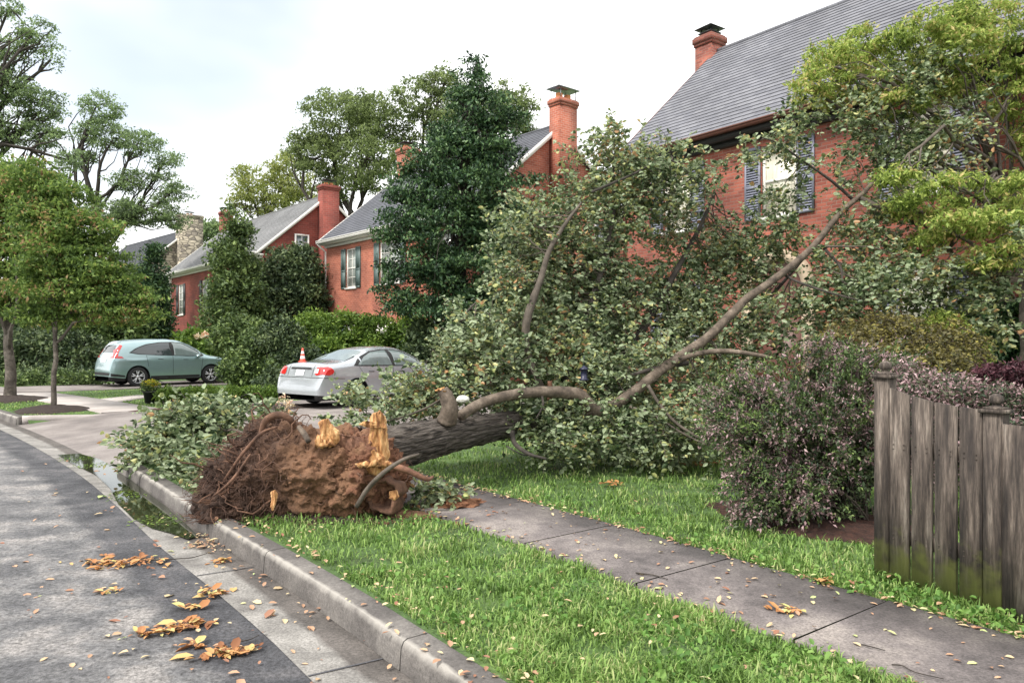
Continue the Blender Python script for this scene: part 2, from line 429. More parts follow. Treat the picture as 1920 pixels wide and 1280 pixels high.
M['carglass'] = plain('tinted_car_glass', (0.035, 0.045, 0.05), 0.03, 0.1, spec=1.0)
M['carglass_clear'] = plain('reflecting_car_glass', (0.16, 0.20, 0.20), 0.03, 0.1, spec=1.0)
M['red_lens'] = plain('red_lens', (0.55, 0.02, 0.02), 0.12, 0.08, coat=1)
M['white_lens'] = plain('clear_lens', (0.72, 0.70, 0.68), 0.1, 0.05, coat=1)
M['plate'] = plain('white_plate', (0.70, 0.72, 0.72), 0.4, 0.04)
M['cone_orange'] = plain('orange_cone', (0.75, 0.10, 0.06), 0.5)
M['cone_white'] = plain('white_band', (0.8, 0.8, 0.8), 0.45)
M['pot'] = plain('black_pot', (0.02, 0.02, 0.022), 0.4)
M['navy'] = plain('navy_metal', (0.012, 0.014, 0.04), 0.4)
M['pale_stone'] = plain('pale_stone', (0.68, 0.68, 0.62), 0.7, 0.12)
# leaves
M['lf_fallen'] = leaf_mat('silvery_green_leaves', [(0.0, (0.038, 0.066, 0.030)), (0.36, (0.095, 0.145, 0.065)), (0.62, (0.195, 0.25, 0.11)), (0.82, (0.47, 0.51, 0.20)), (0.95, (0.66, 0.64, 0.30)), (1.0, (0.52, 0.30, 0.15))], under=(0.29, 0.355, 0.21), trans=0.3, rough=0.36)
M['lf_holly'] = leaf_mat('dark_evergreen_leaves', [(0.0, (0.018, 0.042, 0.022)), (0.5, (0.048, 0.105, 0.044)), (1.0, (0.14, 0.235, 0.085))], trans=0.15, rough=0.4)
M['lf_oak'] = leaf_mat('oak_leaves', [(0.0, (0.09, 0.12, 0.05)), (0.5, (0.18, 0.235, 0.09)), (1.0, (0.32, 0.40, 0.15))], trans=0.5)
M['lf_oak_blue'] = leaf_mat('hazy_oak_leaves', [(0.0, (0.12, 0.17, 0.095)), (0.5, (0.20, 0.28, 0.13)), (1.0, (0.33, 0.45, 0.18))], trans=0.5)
M['lf_lime'] = leaf_mat('yellow_green_leaves', [(0.0, (0.17, 0.21, 0.05)), (0.5, (0.28, 0.33, 0.09)), (1.0, (0.42, 0.44, 0.16))], trans=0.4)
M['lf_maple'] = leaf_mat('feathery_maple_leaves', [(0.0, (0.10, 0.15, 0.03)), (0.35, (0.26, 0.36, 0.075)), (0.8, (0.46, 0.55, 0.14)), (1.0, (0.58, 0.48, 0.20))], trans=0.42)
M['lf_street'] = leaf_mat('street_tree_leaves', [(0.0, (0.065, 0.115, 0.03)), (0.5, (0.155, 0.25, 0.06)), (0.9, (0.29, 0.40, 0.09)), (1.0, (0.38, 0.24, 0.12))], trans=0.42)
M['lf_hedge'] = leaf_mat('hedge_leaves', [(0.0, (0.04, 0.07, 0.025)), (0.6, (0.11, 0.17, 0.055)), (1.0, (0.22, 0.30, 0.09))], trans=0.2)
M['lf_dkhedge'] = leaf_mat('dark_hedge_leaves', [(0.0, (0.026, 0.048, 0.024)), (0.6, (0.07, 0.108, 0.046)), (1.0, (0.16, 0.21, 0.085))], trans=0.15)
M['lf_bright'] = leaf_mat('fresh_green_leaves', [(0.0, (0.06, 0.11, 0.02)), (0.5, (0.12, 0.21, 0.035)), (1.0, (0.22, 0.32, 0.055))], trans=0.3)
M['lf_pink'] = leaf_mat('dusty_pink_leaves', [(0.0, (0.04, 0.065, 0.04)), (0.38, (0.10, 0.13, 0.07)), (0.56, (0.19, 0.125, 0.12)), (0.8, (0.36, 0.235, 0.25)), (1.0, (0.52, 0.37, 0.38))], trans=0.2, clump=4.5)
M['lf_olive'] = leaf_mat('olive_brown_leaves', [(0.0, (0.08, 0.085, 0.035)), (0.5, (0.16, 0.14, 0.065)), (1.0, (0.27, 0.24, 0.06))], trans=0.25)
M['lf_purple'] = leaf_mat('purple_leaves', [(0.0, (0.03, 0.012, 0.016)), (1.0, (0.16, 0.06, 0.08))], trans=0.2)
M['lf_flower'] = leaf_mat('pale_flowers', [(0.0, (0.6, 0.5, 0.3)), (0.5, (0.75, 0.7, 0.55)), (1.0, (0.8, 0.35, 0.2))], trans=0.3)
M['lf_yellow'] = leaf_mat('yellow_flowers', [(0.0, (0.25, 0.3, 0.03)), (1.0, (0.7, 0.55, 0.04))], trans=0.3)
M['lf_dead'] = leaf_mat('fallen_brown_leaves', [(0.0, (0.20, 0.08, 0.035)), (0.4, (0.42, 0.19, 0.07)), (0.75, (0.56, 0.32, 0.13)), (1.0, (0.50, 0.46, 0.18))], trans=0.1)
M['lf_litter'] = leaf_mat('pale_dry_leaves', [(0.0, (0.28, 0.13, 0.08)), (0.5, (0.50, 0.32, 0.20)), (0.85, (0.60, 0.50, 0.30)), (1.0, (0.42, 0.50, 0.20))], trans=0.1)
M['blade'] = leaf_mat('grass_blades', [(0.0, (0.08, 0.145, 0.032)), (0.45, (0.165, 0.285, 0.065)), (0.85, (0.30, 0.45, 0.12)), (1.0, (0.44, 0.47, 0.21))], trans=0.35, clump=3.0)
M['weed'] = leaf_mat('broad_weed_leaves', [(0.0, (0.07, 0.16, 0.03)), (0.5, (0.13, 0.26, 0.05)), (1.0, (0.22, 0.36, 0.09))], trans=0.3, clump=2)

# puddle water
m, t, b = newmat('puddle_water')
b.inputs['Base Color'].default_value = (0.018, 0.022, 0.010, 1); b.inputs['Roughness'].default_value = 0.04
b.inputs['Specular IOR Level'].default_value = 0.5
_n = t.nodes.new('ShaderNodeTexNoise'); _n.inputs['Scale'].default_value = 3
_b = t.nodes.new('ShaderNodeBump'); _b.inputs['Strength'].default_value = 0.12; _b.inputs['Distance'].default_value = 0.02
t.links.new(_n.outputs['Fac'], _b.inputs['Height']); t.links.new(_b.outputs[0], b.inputs['Normal'])
M['water'] = m

# soil of the root ball: dark on the kerb side, orange clay on the trunk side (that is how the soil is)
m, t, b = newmat('root_ball_soil')
_tc = t.nodes.new('ShaderNodeTexCoord'); _sp = t.nodes.new('ShaderNodeSeparateXYZ')
t.links.new(_tc.outputs['Object'], _sp.inputs[0])
_n = t.nodes.new('ShaderNodeTexNoise'); _n.inputs['Scale'].default_value = 4.5; _n.inputs['Detail'].default_value = 12; _n.inputs['Roughness'].default_value = 0.7
t.links.new(_tc.outputs['Object'], _n.inputs['Vector'])
_m1 = t.nodes.new('ShaderNodeMath'); _m1.operation = 'MULTIPLY_ADD'; _m1.inputs[1].default_value = 0.40; _m1.inputs[2].default_value = 0.42
t.links.new(_sp.outputs['X'], _m1.inputs[0])
_m2 = t.nodes.new('ShaderNodeMath'); _m2.operation = 'ADD'
t.links.new(_m1.outputs[0], _m2.inputs[0]); t.links.new(_n.outputs['Fac'], _m2.inputs[1])
_r = ramp(t, [(0.18, (0.04, 0.022, 0.015)), (0.38, (0.095, 0.05, 0.03)), (0.5, (0.125, 0.066, 0.036)), (0.66, (0.20, 0.105, 0.058)), (0.78, (0.14, 0.062, 0.036)), (0.95, (0.22, 0.10, 0.052))])
t.links.new(_m2.outputs[0], _r.inputs['Fac']); t.links.new(_r.outputs[0], b.inputs['Base Color'])
b.inputs['Roughness'].default_value = 0.95
_n2 = t.nodes.new('ShaderNodeTexNoise'); _n2.inputs['Scale'].default_value = 18; _n2.inputs['Detail'].default_value = 8
t.links.new(_tc.outputs['Object'], _n2.inputs['Vector'])
_b = t.nodes.new('ShaderNodeBump'); _b.inputs['Strength'].default_value = 1; _b.inputs['Distance'].default_value = 0.05
t.links.new(_n2.outputs['Fac'], _b.inputs['Height']); t.links.new(_b.outputs[0], b.inputs['Normal'])
M['clay'] = m

# moss on the foot of the fence boards: extend the fence material
def mossy():
    m = M['fence'].copy(); m.name = 'mossy_fence_wood'; t = m.node_tree; b = t.nodes['Principled BSDF']
    src = b.inputs['Base Color'].links[0].from_socket
    tc = t.nodes.new('ShaderNodeTexCoord'); sp = t.nodes.new('ShaderNodeSeparateXYZ')
    t.links.new(tc.outputs['Object'], sp.inputs[0])
    n = t.nodes.new('ShaderNodeTexNoise'); n.inputs['Scale'].default_value = 9; n.inputs['Detail'].default_value = 5
    t.links.new(tc.outputs['Object'], n.inputs['Vector'])
    a = t.nodes.new('ShaderNodeMath'); a.operation = 'MULTIPLY_ADD'; a.inputs[1].default_value = 1.5
    t.links.new(n.outputs['Fac'], a.inputs[0]); 
    inv = t.nodes.new('ShaderNodeMath'); inv.operation = 'MULTIPLY'; inv.inputs[1].default_value = -2.3
    t.links.new(sp.outputs['Z'], inv.inputs[0]); t.links.new(inv.outputs[0], a.inputs[2])
    mr = t.nodes.new('ShaderNodeMapRange'); mr.inputs['From Min'].default_value = 0.0; mr.inputs['From Max'].default_value = 0.5
    mr.inputs['To Max'].default_value = 0.75
    t.links.new(a.outputs[0], mr.inputs['Value'])
    mm = t.nodes.new('ShaderNodeMixRGB'); mm.inputs[2].default_value = (0.20, 0.22, 0.05, 1)
    t.links.new(mr.outputs[0], mm.inputs[0]); t.links.new(src, mm.inputs[1]); t.links.new(mm.outputs[0], b.inputs['Base Color'])
    return m
M['fence_moss'] = mossy()

# ------------------------------------------------------------------ kerb curve
_ctrl = [(11.5, -13.5), (6.9, -6.2), (3.4, -1.4), (-0.265, 3.54), (-1.056, 4.62), (-1.80, 5.57), (-2.72, 6.71), (-4.05, 8.45), (-5.62, 10.4),
         (-8.3, 13.45), (-11.5, 16.8), (-15.6, 20.6), (-20.2, 24.3), (-31, 31.5), (-50, 41), (-90, 56), (-200, 86)]
def _cat(pts, n=14):
    p = [np.array(q, float) for q in pts]; p = [2*p[0]-p[1]] + p + [2*p[-1]-p[-2]]
    out = []
    for i in range(1, len(p)-2):
        for k in range(n):
            u = k/n
            out.append(0.5*((2*p[i]) + (-p[i-1]+p[i+1])*u + (2*p[i-1]-5*p[i]+4*p[i+1]-p[i+2])*u*u + (-p[i-1]+3*p[i]-3*p[i+1]+p[i+2])*u**3))
    out.append(p[-2]); return np.array(out)
KP = _cat(_ctrl)
KS = np.concatenate([[0], np.cumsum(np.linalg.norm(np.diff(KP, axis=0), axis=1))])
_t = np.gradient(KP, axis=0); _t /= np.linalg.norm(_t, axis=1)[:, None]
KN = np.stack([_t[:, 1], -_t[:, 0]], 1)       # towards the lawns (right)
for _ in range(6):
    KN[1:-1] = (KN[:-2] + KN[1:-1] + KN[2:]) / 3
KN /= np.linalg.norm(KN, axis=1)[:, None]
def kpt(s, off):
    s = np.asarray(s, float)
    x = np.interp(s, KS, KP[:, 0]); y = np.interp(s, KS, KP[:, 1])
    nx = np.interp(s, KS, KN[:, 0]); ny = np.interp(s, KS, KN[:, 1])
    q = np.sqrt(nx*nx+ny*ny)
    return np.stack([x+nx/q*off, y+ny/q*off], -1)
def kproj(xy):
    """(s, offset) of world points near the kerb"""
    xy = np.atleast_2d(xy)[:, :2]
    s_out = np.empty(len(xy)); o_out = np.empty(len(xy))
    sel = (KS < 70)
    A = KP[sel]; Sx = KS[sel]
    for c in range(0, len(xy), 20000):
        q = xy[c:c+20000]
        d = q[:, None, :] - A[None]
        k = np.argmin((d**2).sum(-1), 1)
        k = np.clip(k, 1, len(A)-2)
        tt = (A[k+1]-A[k-1]); tt /= np.linalg.norm(tt, axis=1)[:, None]
        dd = q - A[k]
        s_out[c:c+20000] = Sx[k] + (dd*tt).sum(1)
        o_out[c:c+20000] = dd[:, 0]*tt[:, 1] - dd[:, 1]*tt[:, 0]
    return s_out, o_out
def s_of(x, y): return float(kproj([(x, y)])[0][0])
S_D0, S_D1 = s_of(-5.62, 10.4), s_of(-10.2, 15.6)     # near driveway gap

def ribbon(g, s0, s1, offs, zs, step=0.4, grid=None, zf=None):
    n = max(2, int((s1-s0)/step)+1)
    ss = np.linspace(s0, s1, n)
    V = []
    for o, z in zip(offs, zs):
        p = kpt(ss, o)
        zz = np.full(n, z) if zf is None else zf(ss, np.full(n, o), p)
        V.append(np.column_stack([p, zz]))
    V = np.concatenate(V)
    m = len(offs)
    i = np.arange(m-1)[:, None]*n; j = np.arange(n-1)[None, :]
    g.add(V, np.stack([i+j, i+n+j, i+n+j+1, i+j+1], -1).reshape(-1, 4))
    for o in offs: g.UV.append(np.column_stack([ss, np.full(n, o)]))
    return g

# ------------------------------------------------------------------ ground and road
g = Geo(); g.add([(-1500, -600, -0.12), (1500, -600, -0.12), (1500, 2200, -0.12), (-1500, 2200, -0.12)], [(0,1,2,3)])
tag(g.build('ground', M['soil']), kind='structure')

g = Geo(); ribbon(g, 0, KS[-1], [-11.0, -8, -5, -3, -1.5, -0.43], [-.06, 0.03, 0.04, 0.03, 0.015, 0.0], step=1.0)
tag(g.build('road', M['asphalt_damp'], uv='own'), kind='structure')
g = Geo(); ribbon(g, 0, KS[-1], [-0.435, -0.2, 0.0], [0.004, -0.006, -0.012], step=0.5)
M['gutter_damp'] = damp_mat('gutter', 'gutter_concrete_damp', -.13, -.08, (.42, .39, .38), .16, 1.4)
tag(g.build('gutter', M['gutter_damp'], uv='own'), kind='structure')
g = Geo()
for s in np.arange(s_of(2.6, 0) % 2.0, 45, 2.13):
    a, b_, c_, d_ = kpt(s, -.433), kpt(s, -.004), kpt(s+.014, -.004), kpt(s+.014, -.433)
    g.quad((*a, .0085), (*d_, .0085), (*c_, -.007), (*b_, -.007))
tag(g.build('gutter_joint', M['tar']), kind='structure')

# kerb with joints: separate stones with narrow gaps
def kerb_run(g, s0, s1, ln=2.13):
    s = s0
    while s < s1-0.05:
        e = min(s+ln-0.012, s1)
        prof = [(0.0, -.05), (0.012, .105), (0.028, .138), (0.05, .148), (0.175, .150), (0.187, .142), (0.19, .02)]
        ribbon(g, s, e, [p[0] for p in prof], [p[1] for p in prof], step=0.3)
        for q in (s, e):
            g.add([(*kpt(q, p[0]), p[1]) for p in prof], [tuple(range(len(prof)))]); g.UV.append(np.array([(q, p[0]) for p in prof]))
        s = e+0.012
    return g
g = kerb_run(Geo(), 0, S_D0-.45); kerb_run(g, S_D1+.35, KS[-1]-1, 4)
M['kerb_pale_edge'] = pale_edge_kerb()
tag(g.build('kerb', M['kerb_pale_edge'], uv='own'), kind='structure')

def zlawn(s, off, p):
    z = 0.125 + 0.012*np.sin(p[:, 0]*2.1+p[:, 1]*1.3) + 0.008*np.sin(p[:, 0]*5.3-p[:, 1]*4.1)
    z = np.where(off < .3, .135, z)
    z = np.where((off > 1.65) & (off < 2.8), np.minimum(z, .122), z)
    gap = (s > S_D0-.3) & (s < S_D1+.2) & (off < 2.9)
    return np.where(gap, -.08, z)
g = Geo()
offs = [0.188, .35, .6, .9, 1.2, 1.5, 1.7, 2.0, 2.4, 2.7, 2.95, 3.3, 3.8, 4.5, 5.5, 7, 9, 12, 16, 22, 30, 45, 80]
ribbon(g, 0, KS[-1], offs, [0]*len(offs), step=0.3, zf=zlawn)
tag(g.build('lawn', M['soil'], smooth=True), kind='structure')

# sidewalk slabs
g = Geo(); g2 = Geo()
s = 0.25
sref = s_of(1.597, 4.08); s = sref % 1.17
while s < S_D0 - .3:
    e = min(s+1.17-.012, S_D0-.2)
    ribbon(g, s, e, [1.705, 1.71, 2.71, 2.715], [.10, .152+rng.uniform(-.003, .003), .153+rng.uniform(-.003, .003), .10], step=0.3)
    s += 1.17
ribbon(g2, S_D1+.2, 95, [1.60, 1.605, 2.915, 2.92], [.10, .153, .153, .10], step=.5)
tag(g.build('sidewalk', M['sidewalk']), kind='structure')
tag(g2.build('far_sidewalk', M['farwalk']), kind='structure')

# driveway: apron up from the gutter, then a slab running back between the two lots
def flat(name, pts, z, mat, kind='structure', thick=0.03):
    pts = np.array([p[:2] for p in pts]); n = len(pts)
    V = np.concatenate([np.column_stack([pts, np.full(n, z)]), np.column_stack([pts, np.full(n, z-thick)])])
    g = Geo(); g.add(V, [tuple(range(n))] + [(i, n+i, n+(i+1) % n, (i+1) % n) for i in range(n)])
    o = g.build(name, mat); tag(o, kind=kind); return o
g = Geo(); ribbon(g, S_D0-.25, S_D1+.2, [0.0, 0.3, 1.2, 1.7, 2.3, 2.95], [-.012, .02, .10, .145, .155, .157], step=.4)
tag(g.build('driveway_apron', M['concrete'], smooth=True), kind='structure')
a = kpt(S_D0-.2, 2.9); b_ = kpt(S_D1+.15, 2.9)
dd = np.array([math.cos(R(48)), math.sin(R(48))])
flat('driveway', [a, a+dd*14, b_+dd*14+np.array((1.0, .2)), b_], .159, M['concrete'])
# raised rounded kerb returns on both sides of the apron
for (s_, q) in ((S_D0-.45, 1), (S_D1+.35, -1)):
    pts = []
    for u in np.linspace(0, 1, 12):
        off = 0.11 + 1.55*u; ds = q*(0.0 + .34*(1-math.cos(u*math.pi/2)))*-1 + q*.05
        p = kpt(s_ + q*.06 + q*0.30*math.sin(u*math.pi/2)**2, off)
        pts.append((*p, .085-.02*u))
    g = Geo(); g.tube(pts, [.10-.035*i/11 for i in range(12)], 10)
    tag(g.build('kerb_return', M['kerb'] if q == 1 else M['farwalk'], smooth=True), kind='structure')

# drive of the teal car and the narrow path beside it
v = np.array([math.cos(R(46)), math.sin(R(46))]); vn = np.array([-v[1], v[0]])
c0 = np.array([-13.3, 26.9])
flat('far_driveway', [c0-v*7.6-vn*1.6+vn*.4, c0+v*7-vn*1.3, c0+v*7+vn*2.6, c0-v*7.6+vn*2.6], .158, M['concrete'])
flat('garden_path', [G(150, 752), G(255, 741), G(420, 738), G(420, 743), G(268, 746), G(196, 757)], .150, M['farwalk'])

# puddle in the gutter
pp = [(108, 852), (150, 850), (186, 860), (222, 880), (262, 912), (305, 944), (345, 978), (372, 1004), (352, 1010), (318, 998), (285, 990), (250, 972), (222, 945), (206, 915), (180, 890), (130, 866)]
P2 = np.array([G(a, b, .008)[:2] for a, b in pp]); n = len(P2)
g = Geo(); g.add(np.column_stack([P2, np.full(n, .0085)]), [tuple(range(n))])
tag(g.build('puddle', M['water']), kind='structure')

# mulch rings and beds
def mound(name, cx, cy, rx, ry, h, mat, rz=0.0, z0=.12):
    g = Geo(); V = [(cx, cy, z0+h)]; k = 36; rings = 7
    for r_ in range(1, rings+1):
        u = r_/rings
        for a in np.linspace(0, 2*np.pi, k, endpoint=False):
            rr = u*(1+.06*math.sin(3*a+1)+.03*math.sin(7*a)) 
            x, y = rx*rr*math.cos(a), ry*rr*math.sin(a)
            V.append((cx+x*math.cos(rz)-y*math.sin(rz), cy+x*math.sin(rz)+y*math.cos(rz), z0+h*(1-u*u)+(rng.uniform(-.012, .012) if r_ < rings else -.02)))
    Fs = [(0, 1+i, 1+(i+1) % k) for i in range(k)]
    for r_ in range(rings-1):
        for i in range(k):
            a = 1+r_*k+i; b = 1+r_*k+(i+1) % k; Fs.append((a, a+k, b+k, b))
    g.add(V, Fs); return g.build(name, mat, smooth=True)
t1 = G(98, 768); t0 = G(20, 748)
for (q, r_) in ((t1, 1.05), (t0, 1.2)):
    tag(mound('mulch_bed', q[0], q[1], r_*1.15, r_*.8, .13, M['mulch'], rz=R(130)), kind='structure')
q = G(300, 770); tag(mound('mulch_bed', q[0]+.9, q[1]+.6, 2.2, .55, .10, M['redmulch'], rz=R(35)), kind='structure')
q = G(420, 775); tag(mound('mulch_bed', q[0]+.6, q[1]+1.2, 2.4, .9, .10, M['mulch'], rz=R(35)), kind='structure')
tag(mound('mulch_bed', 2.75, 6.75, 1.15, .72, .06, M['redmulch'], rz=R(130)), kind='structure')

# ------------------------------------------------------------------ houses
def wall_grid(g, x0, x1, z0, z1, holes, y, depth=0.11):
    xs = sorted({x0, x1, *[h[0] for h in holes], *[h[1] for h in holes]})
    zs = sorted({z0, z1, *[h[2] for h in holes], *[h[3] for h in holes]})
    for i in range(len(xs)-1):
        for j in range(len(zs)-1):
            cx, cz = (xs[i]+xs[i+1])/2, (zs[j]+zs[j+1])/2
            if any(h[0] < cx < h[1] and h[2] < cz < h[3] for h in holes): continue
            g.quad((xs[i], y, zs[j]), (xs[i+1], y, zs[j]), (xs[i+1], y, zs[j+1]), (xs[i], y, zs[j+1]))
    for h in holes:
        a, b, c, d = h; Y = y+depth
        g.quad((a, y, c), (a, y, d), (a, Y, d), (a, Y, c)); g.quad((b, y, c), (b, Y, c), (b, Y, d), (b, y, d))
        g.quad((a, y, d), (b, y, d), (b, Y, d), (a, Y, d)); g.quad((a, y, c), (a, Y, c), (b, Y, c), (b, y, c))

def window(par, x0, x1, z0, z1, y, frame_mat, pane_mat, cols=0, rows=0, casing=.06, xf=None):
    """sash window filling the opening: frame mesh with pane and sill as children"""
    def T(g):
        if xf is not None: g.V = [xf(v) for v in g.V]
        return g
    g = Geo(); c = casing; yy0, yy1 = y+.035, y+.10
    g.box(x0, x0+c, yy0, yy1, z0, z1); g.box(x1-c, x1, yy0, yy1, z0, z1)
    g.box(x0+c, x1-c, yy0, yy1, z1-c, z1); g.box(x0+c, x1-c, yy0, yy1, z0, z0+c)
    zm = (z0+z1)/2; g.box(x0+c, x1-c, yy0+.012, yy1, zm-.025, zm+.025)
    for i in range(1, cols):
        xm = x0+c+(x1-x0-2*c)*i/cols; g.box(xm-.012, xm+.012, yy0+.025, yy1-.01, z0+c, z1-c)
    for i in range(1, rows):
        if rows % 2 == 0 and i == rows//2: continue
        z_ = z0+c+(z1-z0-2*c)*i/rows; g.box(x0+c, x1-c, yy0+.027, yy1-.01, z_-.012, z_+.012)
    f = T(g).build('window', frame_mat, par, world=False)
    g = Geo(); g.box(x0+c*.5, x1-c*.5, yy1-.022, yy1-.012, z0+c*.5, z1-c*.5)
    T(g).build('pane', pane_mat, f, world=False)
    g = Geo(); g.box(x0-.06, x1+.06, y-.06, y+.034, z0-.07, z0-.002)
    T(g).build('sill', frame_mat, f, world=False)
    return f

def shutter(par, x0, x1, z0, z1, y, mat, louvre=True):
    g = Geo(); s = .045
    g.box(x0, x0+s, y-.045, y-.005, z0, z1); g.box(x1-s, x1, y-.045, y-.005, z0, z1)
    zm = z0+(z1-z0)*.45
    for a, b in ((z0, z0+.07), (z1-.07, z1), (zm-.035, zm+.035)): g.box(x0+s, x1-s, y-.043, y-.007, a, b)
    if louvre:
        for a, b in ((z0+.07, zm-.035), (zm+.035, z1-.07)):
            n = int((b-a)/.052)
            for i in range(n):
                z = a+(b-a)*(i+.5)/n
                g.add([(x0+s, y-.040, z-.020), (x1-s, y-.040, z-.020), (x1-s, y-.012, z+.016), (x0+s, y-.012, z+.016),
                       (x0+s, y-.046, z-.014), (x1-s, y-.046, z-.014), (x1-s, y-.018, z+.022), (x0+s, y-.018, z+.022)],
                      [(0,1,2,3),(7,6,5,4),(0,4,5,1),(3,2,6,7)])
        g.box(x0+s, x1-s, y-.008, y-.004, z0+.05, z1-.05)
    else:
        g.box(x0+s, x1-s, y-.035, y-.006, z0+.07, zm-.035); g.box(x0+s, x1-s, y-.035, y-.006, zm+.035, z1-.07)
    return g.build('shutter', mat, par, world=False)

def roof_mesh(par, x0, x1, ye, ze, yr, zr, back_y, mat, course=.19, th=.018):
    """stepped courses of shingles on the front slope, plain back slope, thin edges"""
    L_ = math.hypot(yr-ye, zr-ze); n = int(L_/course)
    uy, uz = (yr-ye)/L_, (zr-ze)/L_; ny, nz_ = -uz, uy
    V = []; Fq = []; UV = []
    me_v = []; 
    def pt(x, d, h): return (x, ye+uy*d+ny*h, ze+uz*d+nz_*h)
    quads = []
    for i in range(n):
        d0 = L_*i/n; d1 = L_*(i+1)/n
        quads.append(([pt(x0, d0, th), pt(x1, d0, th), pt(x1, d1+.01, .002), pt(x0, d1+.01, .002)], [(x0, i*course+.004), (x1, i*course+.004), (x1, (i+1)*course-.004), (x0, (i+1)*course-.004)]))
        quads.append(([pt(x0, d0, -.0), pt(x1, d0, -.0), pt(x1, d0, th), pt(x0, d0, th)], [(x0, i*course), (x1, i*course), (x1, i*course+.001), (x0, i*course+.001)]))
    b_e = (back_y, ze)
    quads.append(([(x1, back_y, ze), (x0, back_y, ze), (x0, yr, zr), (x1, yr, zr)], [(x1, 0), (x0, 0), (x0, L_), (x1, L_)]))
    t = .10
    for x in (x0, x1):
        quads.append(([(x, ye, ze), (x, yr, zr), (x, yr, zr-t*1.3), (x, ye, ze-t)], [(0, 0)]*4))
        quads.append(([(x, back_y, ze), (x, yr, zr), (x, yr, zr-t*1.3), (x, back_y, ze-t)], [(0, 0)]*4))
    quads.append(([(x0, ye, ze-.0), (x1, ye, ze), (x1, ye, ze-t), (x0, ye, ze-t)], [(0, 0)]*4))
    quads.append(([(x0, ye, ze-t), (x1, ye, ze-t), (x1, yr, zr-t*1.3), (x0, yr, zr-t*1.3)], [(0, 0)]*4))
    quads.append(([(x0, back_y, ze-t), (x1, back_y, ze-t), (x1, yr, zr-t*1.3), (x0, yr, zr-t*1.3)], [(0, 0)]*4))
    me = bpy.data.meshes.new('roof')
    vv = [p for q in quads for p in q[0]]
    me.from_pydata(vv, [], [tuple(range(4*i, 4*i+4)) for i in range(len(quads))])
    uvl = me.uv_layers.new(name='UVMap'); uvl.data.foreach_set('uv', np.array([p for q in quads for p in q[1]], np.float32).ravel())
    me.materials.append(mat)
    o = bpy.data.objects.new('roof', me); o.parent = par; C.objects.link(o)
    g = Geo(); g.tube([(x0-.02, yr, zr+.0), (x1+.02, yr, zr+.0)], .07, 6)
    g.build('ridge_cap', mat, o, world=False)
    return o

def chimney(par, x0, x1, y0, y1, z0, z1, mat, cap='flat', taper=None):
    g = Geo()
    if taper:                          # broad stack below, narrow above
        zt, xx0, xx1 = taper
        g.box(x0, x1, xx0, xx1, z0, zt)
        # shoulders
        g.add([(x0, xx0, zt), (x1, xx0, zt), (x1, xx1, zt), (x0, xx1, zt), (x0, y0, zt+.6), (x1, y0, zt+.6), (x1, y1, zt+.6), (x0, y1, zt+.6)],
              [(0,1,5,4),(1,2,6,5),(2,3,7,6),(3,0,4,7)])
        g.box(x0, x1, y0, y1, zt+.6, z1-.28)
    else:
        g.box(x0, x1, y0, y1, z0, z1-.28)
    g.box(x0-.03, x1+.03, y0-.03, y1+.03, z1-.28, z1-.19)
    g.box(x0-.06, x1+.06, y0-.06, y1+.06, z1-.19, z1-.03)
    g.box(x0-.02, x1+.02, y0-.02, y1+.02, z1-.03, z1+.02)
    c = g.build('chimney', mat, par, world=False)
    cx, cy = (x0+x1)/2, (y0+y1)/2
    g = Geo()
    if cap == 'pagoda':
        g.box(cx-.17, cx+.17, cy-.17, cy+.17, z1+.02, z1+.10)
        for sx in (-1, 1):
            for sy in (-1, 1): g.box(cx+sx*.17-.012, cx+sx*.17+.012, cy+sy*.17-.012, cy+sy*.17+.012, z1+.10, z1+.24)
        g.box(cx-.24, cx+.24, cy-.24, cy+.24, z1+.10, z1+.13)
        g.add([(cx-.33, cy-.33, z1+.24), (cx+.33, cy-.33, z1+.24), (cx+.33, cy+.33, z1+.24), (cx-.33, cy+.33, z1+.24), (cx, cy, z1+.44)],
              [(3,2,1,0),(0,1,4),(1,2,4),(2,3,4),(3,0,4)])
        g.build('cap', M['darkmetal'], c, world=False)
    elif cap == 'plate':
        for q in (-.22, .22):
            g.lathe([(0.14, z1+.02), (.14, z1+.24), (.11, z1+.24), (.11, z1+.05)], 12, o=(cx, cy+q, 0))
        g.build('flue', M['terracotta'], c, world=False)
        g = Geo()
        for sx in (-1, 1):
            for sy in (-1, 1): g.box(cx+sx*.27-.012, cx+sx*.27+.012, cy+sy*.4-.012, cy+sy*.4+.012, z1+.02, z1+.40)
        g.box(cx-.36, cx+.36, cy-.58, cy+.58, z1+.40, z1+.43)
        g.build('cap', M['metal'], c, world=False)
    else:
        for q in (-.15, .15):
            g.lathe([(0.12, z1+.02), (.12, z1+.18), (.09, z1+.18), (.09, z1+.05)], 12, o=(cx, cy+q, 0))
        g.build('flue', M['terracotta'], c, world=False)
        g = Geo(); g.box(cx-.3, cx+.3, cy-.4, cy+.4, z1+.28, z1+.31)
        for sx in (-1, 1):
            for sy in (-1, 1): g.box(cx+sx*.22-.01, cx+sx*.22+.01, cy+sy*.3-.01, cy+sy*.3+.01, z1+.02, z1+.28)
        g.build('cap', M['darkmetal'], c, world=False)
    return c

